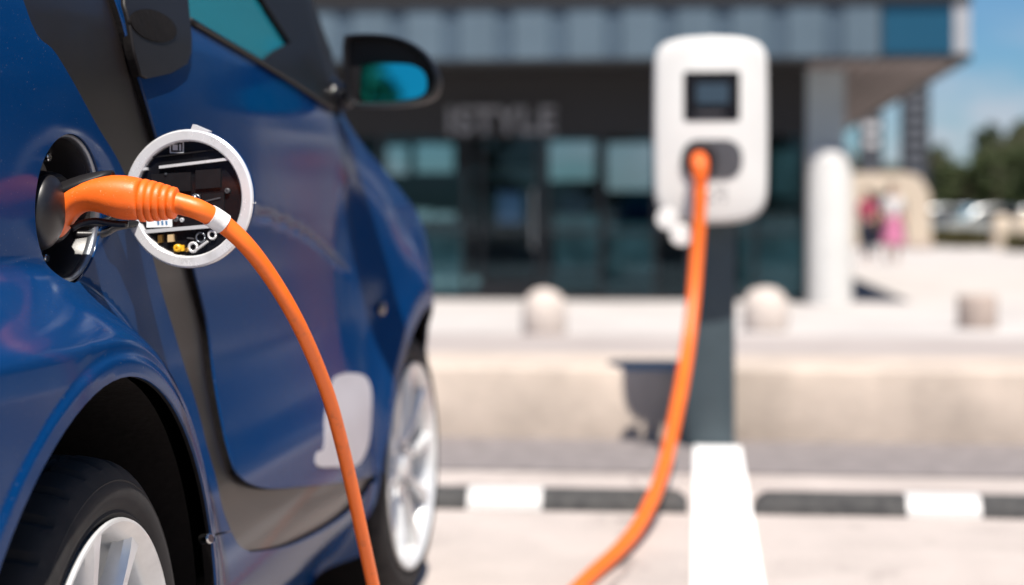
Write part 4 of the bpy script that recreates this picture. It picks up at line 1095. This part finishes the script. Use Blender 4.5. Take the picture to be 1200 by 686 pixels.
cars = [(1100, 75, .15, 0, 'silver grey parked car nearest to the cream arch'), (1128, 78, .1, 3, 'dark blue grey parked car in the middle behind the hedge'), (1160, 74, .2, 2, 'light grey parked car closest to the cream bollards'), (1212, 80, .1, 1, 'dark parked car at the right picture edge')]
for i, (px, y, rz, mi, lab) in enumerate(cars):
    o = fc if i == 0 else copy_tree(fc)
    p = atY(px, 250, y); o.location = (p.x, y, ZP + .006); o.rotation_euler = (0, 0, R(90 * 0) + rz)
    tag(o, lab, 'car', 'cars parked beyond the hedge')
    for ch in [x for x in bpy.data.objects if x.parent == o and x.name.startswith('body')]:
        ch.data = ch.data.copy() if i else ch.data; ch.data.materials[0] = M['pc%d' % mi]
o = copy_tree(fc); o.location = (4.35, 1.9, 0); o.rotation_euler = (0, 0, R(-90))  # unseen car, placed to darken what the rear fender reflects
tag(o, 'dark navy car added out of view to darken the fender reflection', 'car'); del o['group']
for ch in [x for x in bpy.data.objects if x.parent == o and x.name.startswith('body')]:
    ch.data = ch.data.copy(); ch.data.materials[0] = M['dark_car']

# trees
def make_tree(seed, h, cr, leaf, shape):
    r = random.Random(seed); root = empty('tree', (0, 0, 0))
    bm = bmesh.new(); tube(bm, catmull([Vector((0, 0, 0)), Vector((.1, 0, h * .2)), Vector((-.05, .1, h * .45)), Vector((.05, 0, h * .85))], 4), list(np.linspace(.16, .03, 13)), 8)
    for k in range(9):
        a = r.random() * 6.28; z = h * r.uniform(.25, .7); L = cr * r.uniform(.5, .85)
        p0 = Vector((0, 0, z)); p1 = p0 + Vector((math.cos(a) * L, math.sin(a) * L, L * r.uniform(.3, .8)))
        tube(bm, [p0, p0.lerp(p1, .5) + Vector((0, 0, .1)), p1], [.06, .04, .015], 6)
    build('trunk', bm, M['bark'], root, True)
    clumps = []
    for k in range(34):
        z = r.uniform(.18, 1.); prof = (1 - z) ** .6 if shape else math.sin(math.pi * min(1, max(.05, (z - .08)))) ** .7
        a = r.random() * 6.28; q = cr * prof * r.uniform(.35, .95)
        clumps.append((Vector((math.cos(a) * q, math.sin(a) * q, h * z)), cr * r.uniform(.20, .38)))
    bm = bmesh.new()
    for c_, s in clumps:
        for _ in range(130):
            d = Vector((r.gauss(0, 1), r.gauss(0, 1), r.gauss(0, .8))).normalized(); p = c_ + d * s * (r.random() ** .4)
            a = (d + Vector((r.gauss(0, .6), r.gauss(0, .6), r.gauss(0, .6)))).normalized(); _, e1, e2 = basis(a); ss = r.uniform(.09, .19)
            vs = [bm.verts.new(p + e1 * ss * x + e2 * ss * .6 * y) for x, y in ((-1, 0), (0, -1), (1, 0), (0, 1))]; bm.faces.new(vs)
    build('crown', bm, M['leaf%d' % leaf], root)
    return root
protos = [make_tree(1, 7.0, 2.3, 0, 0), make_tree(2, 8.0, 2.4, 1, 0), make_tree(3, 8.0, 1.7, 2, 1), make_tree(4, 6.5, 2.4, 3, 0)]
used = [False] * 4
spots = [(985, 118, 1, .80), (1012, 122, 0, .85), (1036, 115, 3, .8), (1062, 120, 1, .72), (1088, 108, 2, .80), (1100, 112, 2, .86), (1112, 116, 1, .66), (1136, 122, 2, .62), (1150, 106, 2, .96), (1163, 112, 2, 1.06), (1174, 108, 0, .84), (1185, 112, 2, .98), (1197, 108, 2, 1.06), (1212, 104, 1, .98), (1232, 112, 0, 1.05), (1252, 106, 3, 1.1), (1275, 112, 1, 1.0),
         (1094, 96, 3, .80), (1108, 94, 0, .72), (1122, 97, 3, .62), (1138, 95, 0, .58), (1152, 96, 3, .84), (1166, 93, 0, .80), (1180, 96, 3, .95), (1194, 94, 0, .82), (1208, 96, 3, 1.0), (1222, 92, 0, .90)]
kinds = ['rounded dark green tree standing in the tree row beyond the parked cars', 'olive green bushy tree standing in the tree row beyond the parked cars', 'narrow pointed dark tree standing in the tree row beyond the parked cars', 'low brownish green tree standing in the tree row beyond the parked cars']
for px, y, k, sc in spots:
    o = protos[k] if not used[k] else copy_tree(protos[k]); used[k] = True
    p = atY(px, 250, y); o.location = (p.x, y, ZP); o.scale = (sc * .78,) * 3; o.rotation_euler = (0, 0, rnd.random() * 6.28)
    tag(o, kinds[k], 'tree', 'trees beyond the parked cars: ' + kinds[k].split(' standing')[0])

for i, (x, y, k, sc) in enumerate([(9.5, 24, 0, 1.0), (13, 27, 1, 1.1), (12.5, 20, 2, 1.0), (16.5, 23, 3, 1.2), (16, 17, 0, 1.05), (20, 19, 1, 1.2), (18.5, 12.5, 2, 1.15), (12, 31, 1, 1.2), (17, 31, 0, 1.2), (10.8, 40, 2, 1.3), (13.8, 42, 1, 1.4), (14.6, 57, 0, 1.6), (18.5, 55, 1, 1.7), (12.6, 49, 2, 1.5), (17.5, 46, 3, 1.7), (9.6, 34, 3, 1.0), (16.5, 66, 1, 1.7), (21, 64, 0, 1.8)]):  # unseen trees added so the door paint mirrors something dark
    o = copy_tree(protos[k]); o.location = (x, y, ZP); o.scale = (sc,) * 3; o.rotation_euler = (0, 0, rnd.random() * 6.28)
    tag(o, 'tall leafy tree added right of the view to darken the car paint reflections', 'tree', 'unseen trees added to darken paint reflections')

for i, (x, y, k, sc) in enumerate([(-16, -26, 0, 1.2), (-9.5, -30, 2, 1.2), (-4.2, -27, 1, 1.1), (2.5, -31, 3, 1.3), (9, -28, 2, 1.2), (15, -32, 0, 1.3)]):  # added row out of view, put there for mirror and glass reflections
    o = copy_tree(protos[k]); o.location = (x, y, 0); o.scale = (sc,) * 3; o.rotation_euler = (0, 0, rnd.random() * 6.28)
    tag(o, 'leafy tree added behind the camera to show in mirror and shop glass', 'tree', 'unseen trees added behind the camera for reflections')

# ------------------------------------------------------------------ people
def person(px, ybase, hgt, facing, top, bottom, skirt, lab, bag):
    p = G(px, ybase, ZP); k = hgt / 1.68
    root = empty('person', p, lab, 'person', 'people before the cream arch', rz=facing)
    J = {'pel': (0, 0, .93, .125), 'wai': (0, 0, 1.08, .105), 'che': (0, .01, 1.27, .125), 'nek': (0, .005, 1.43, .052), 'hd0': (0, -.01, 1.50, .07), 'hd1': (0, -.015, 1.58, .09), 'hd2': (0, 0, 1.65, .06),
         'hl': (.085, 0, .86, .085), 'kl': (.095, -.03, .48, .055), 'al': (.095, .02, .09, .038), 'tl': (.10, -.10, .035, .03),
         'hr': (-.085, 0, .86, .085), 'kr': (-.095, .05, .48, .055), 'ar': (-.095, .12, .10, .038), 'tr': (-.10, .0, .035, .03),
         'sl': (.165, 0, 1.37, .055), 'el': (.235, .03, 1.11, .04), 'wl': (.22, -.09, .90, .028), 'gl': (.215, -.12, .82, .025),
         'sr': (-.165, 0, 1.37, .055), 'er': (-.235, .02, 1.11, .04), 'wr': (-.20, -.14, .97, .028), 'gr': (-.18, -.20, .94, .025)}
    E = [('pel', 'wai'), ('wai', 'che'), ('che', 'nek'), ('nek', 'hd0'), ('hd0', 'hd1'), ('hd1', 'hd2'), ('pel', 'hl'), ('hl', 'kl'), ('kl', 'al'), ('al', 'tl'), ('pel', 'hr'), ('hr', 'kr'), ('kr', 'ar'), ('ar', 'tr'),
         ('che', 'sl'), ('sl', 'el'), ('el', 'wl'), ('wl', 'gl'), ('che', 'sr'), ('sr', 'er'), ('er', 'wr'), ('wr', 'gr')]
    def skin(name, keys, m, grow, cut=None):
        ks = [q for q in J if q in keys]; idx = {q: i for i, q in enumerate(ks)}
        me = bpy.data.meshes.new(name); me.from_pydata([Vector(J[q][:3]) * k for q in ks], [(idx[a], idx[b]) for a, b in E if a in idx and b in idx], [])
        me.materials.append(m); o = bpy.data.objects.new(name, me); C.objects.link(o); o.parent = root
        md = o.modifiers.new('skin', 'SKIN'); md.use_smooth_shade = True
        for q in ks:
            r_ = (J[q][3] + grow) * k; me.skin_vertices[0].data[idx[q]].radius = (r_, r_)
        me.skin_vertices[0].data[0].use_root = True
        s = o.modifiers.new('sub', 'SUBSURF'); s.levels = 1; s.render_levels = 2
        return o
    skin('body', set(J), M['skin'], 0)
    skin('top_garment', {'pel', 'wai', 'che', 'sl', 'el', 'sr', 'er'}, top, .016)
    if skirt:
        bm = bmesh.new(); n = 28; rows = []
        for z, r_ in ((1.04, .13), (.93, .165), (.75, .205), (.55, .245), (.42, .265)):
            rows.append([bm.verts.new(p + Vector((math.cos(6.283 * q / n) * (r_ + .012 * math.sin(q * 1.8)), math.sin(6.283 * q / n) * (r_ * .85 + .012 * math.sin(q * 1.8)), z)) * k) for q in range(n)])
        for A, B in zip(rows[:-1], rows[1:]):
            for q in range(n): bm.faces.new([A[q], A[(q + 1) % n], B[(q + 1) % n], B[q]])
        build('skirt', bm, bottom, root, True)
    else:
        skin('trousers', {'pel', 'hl', 'kl', 'al', 'hr', 'kr', 'ar'}, bottom, .014)
    bm = bmesh.new(); bmesh.ops.create_uvsphere(bm, u_segments=20, v_segments=12, radius=1, matrix=Matrix.Translation(p + Vector((0, .03, 1.595)) * k) @ Matrix.Diagonal((.105 * k, .11 * k, .125 * k, 1))); build('hair', bm, M['hair'], root, True)
    for sx_ in (-1, 1):
        bm = bmesh.new(); bmesh.ops.create_uvsphere(bm, u_segments=8, v_segments=6, radius=.012, matrix=Matrix.Translation(p + Vector((sx_ * .033, -.098, 1.57)) * k)); build('eye', bm, M['hair'], root, True)
    return root, p
r1, p1 = person(1046, 309, 1.84, R(20), M['whitecloth'], M['pink'], True, 'woman in white top and long pink skirt walking before the arch', False)
r2, p2 = person(1016, 306, 1.76, R(-30), M['crimson'], M['navy'], False, 'person in crimson top and dark trousers beside the white pillar', True)

# ------------------------------------------------------------------ light, sky, camera
az = Vector((.33, -.95)).normalized(); EL = R(62)
sv = Vector((az.x * math.cos(EL), az.y * math.cos(EL), math.sin(EL)))
sd = bpy.data.lights.new('sun', 'SUN'); sd.energy = 4.9; sd.angle = R(.55); sd.color = (1, .935, .85)
so = bpy.data.objects.new('sun', sd); C.objects.link(so); so.rotation_euler = (-sv).to_track_quat('-Z', 'Y').to_euler(); so.location = (3, -5, 9)
wd = bpy.data.worlds.new('World'); S.world = wd; wd.use_nodes = True
n = wd.node_tree.nodes; l = wd.node_tree.links; bg = n['Background']
sk_ = n.new('ShaderNodeTexSky'); sk_.sky_type = 'NISHITA'; sk_.sun_disc = False; sk_.sun_elevation = EL; sk_.sun_rotation = math.atan2(sv.x, sv.y)
sk_.air_density = 1.0; sk_.dust_density = .5; sk_.ozone_density = 2.0; sk_.altitude = 50
tc = n.new('ShaderNodeTexCoord'); mp = n.new('ShaderNodeMapping'); mp.inputs['Scale'].default_value = (7, 7, 15); mp.inputs['Location'].default_value = (1.3, .4, .2)
nz = n.new('ShaderNodeTexNoise'); nz.inputs['Scale'].default_value = 1.35; nz.inputs['Detail'].default_value = 7; nz.inputs['Roughness'].default_value = .55
rp = n.new('ShaderNodeValToRGB'); rp.color_ramp.elements[0].position = .44; rp.color_ramp.elements[1].position = .62
sep = n.new('ShaderNodeSeparateXYZ'); mr = n.new('ShaderNodeMapRange'); mr.inputs['From Min'].default_value = .115; mr.inputs['From Max'].default_value = .04
ml = n.new('ShaderNodeMath'); ml.operation = 'MULTIPLY'; mx = n.new('ShaderNodeMixRGB'); mx.inputs['Color2'].default_value = (6.2, 5.9, 6.5, 1)
l.new(tc.outputs['Generated'], mp.inputs['Vector']); l.new(mp.outputs[0], nz.inputs['Vector']); l.new(nz.outputs['Fac'], rp.inputs['Fac'])
l.new(tc.outputs['Generated'], sep.inputs[0]); l.new(sep.outputs['Z'], mr.inputs['Value']); l.new(rp.outputs['Color'], ml.inputs[0]); l.new(mr.outputs[0], ml.inputs[1])
m8 = n.new('ShaderNodeMath'); m8.operation = 'MULTIPLY'; m8.inputs[1].default_value = .8; l.new(ml.outputs[0], m8.inputs[0])
l.new(m8.outputs[0], mx.inputs['Fac']); tn = n.new('ShaderNodeMixRGB'); tn.blend_type = 'MULTIPLY'; tn.inputs['Fac'].default_value = 1; tn.inputs['Color2'].default_value = (.44, .68, .90, 1)
l.new(sk_.outputs['Color'], tn.inputs['Color1']); l.new(tn.outputs['Color'], mx.inputs['Color1']); l.new(mx.outputs['Color'], bg.inputs['Color'])
bg.inputs['Strength'].default_value = .064
cam = bpy.data.cameras.new('camera'); co_ = bpy.data.objects.new('camera', cam); C.objects.link(co_)
co_.location = (0, 0, H); co_.rotation_euler = (R(90), 0, TH)
cam.sensor_width = 36; cam.lens = 36 * FPX / 1200; cam.shift_y = -(343 - HY) / 1200
cam.clip_start = .05; cam.clip_end = 6000
cam.dof.use_dof = True; cam.dof.focus_distance = 1.83; cam.dof.aperture_fstop = cam.lens / 20.0; cam.dof.aperture_blades = 0
S.camera = co_
S.view_settings.view_transform = 'Standard'; S.view_settings.look = 'None'; S.view_settings.gamma = 1; S.view_settings.exposure = .74
S.cycles.max_bounces = 8; S.cycles.transparent_max_bounces = 12
S.cycles.use_denoising = True
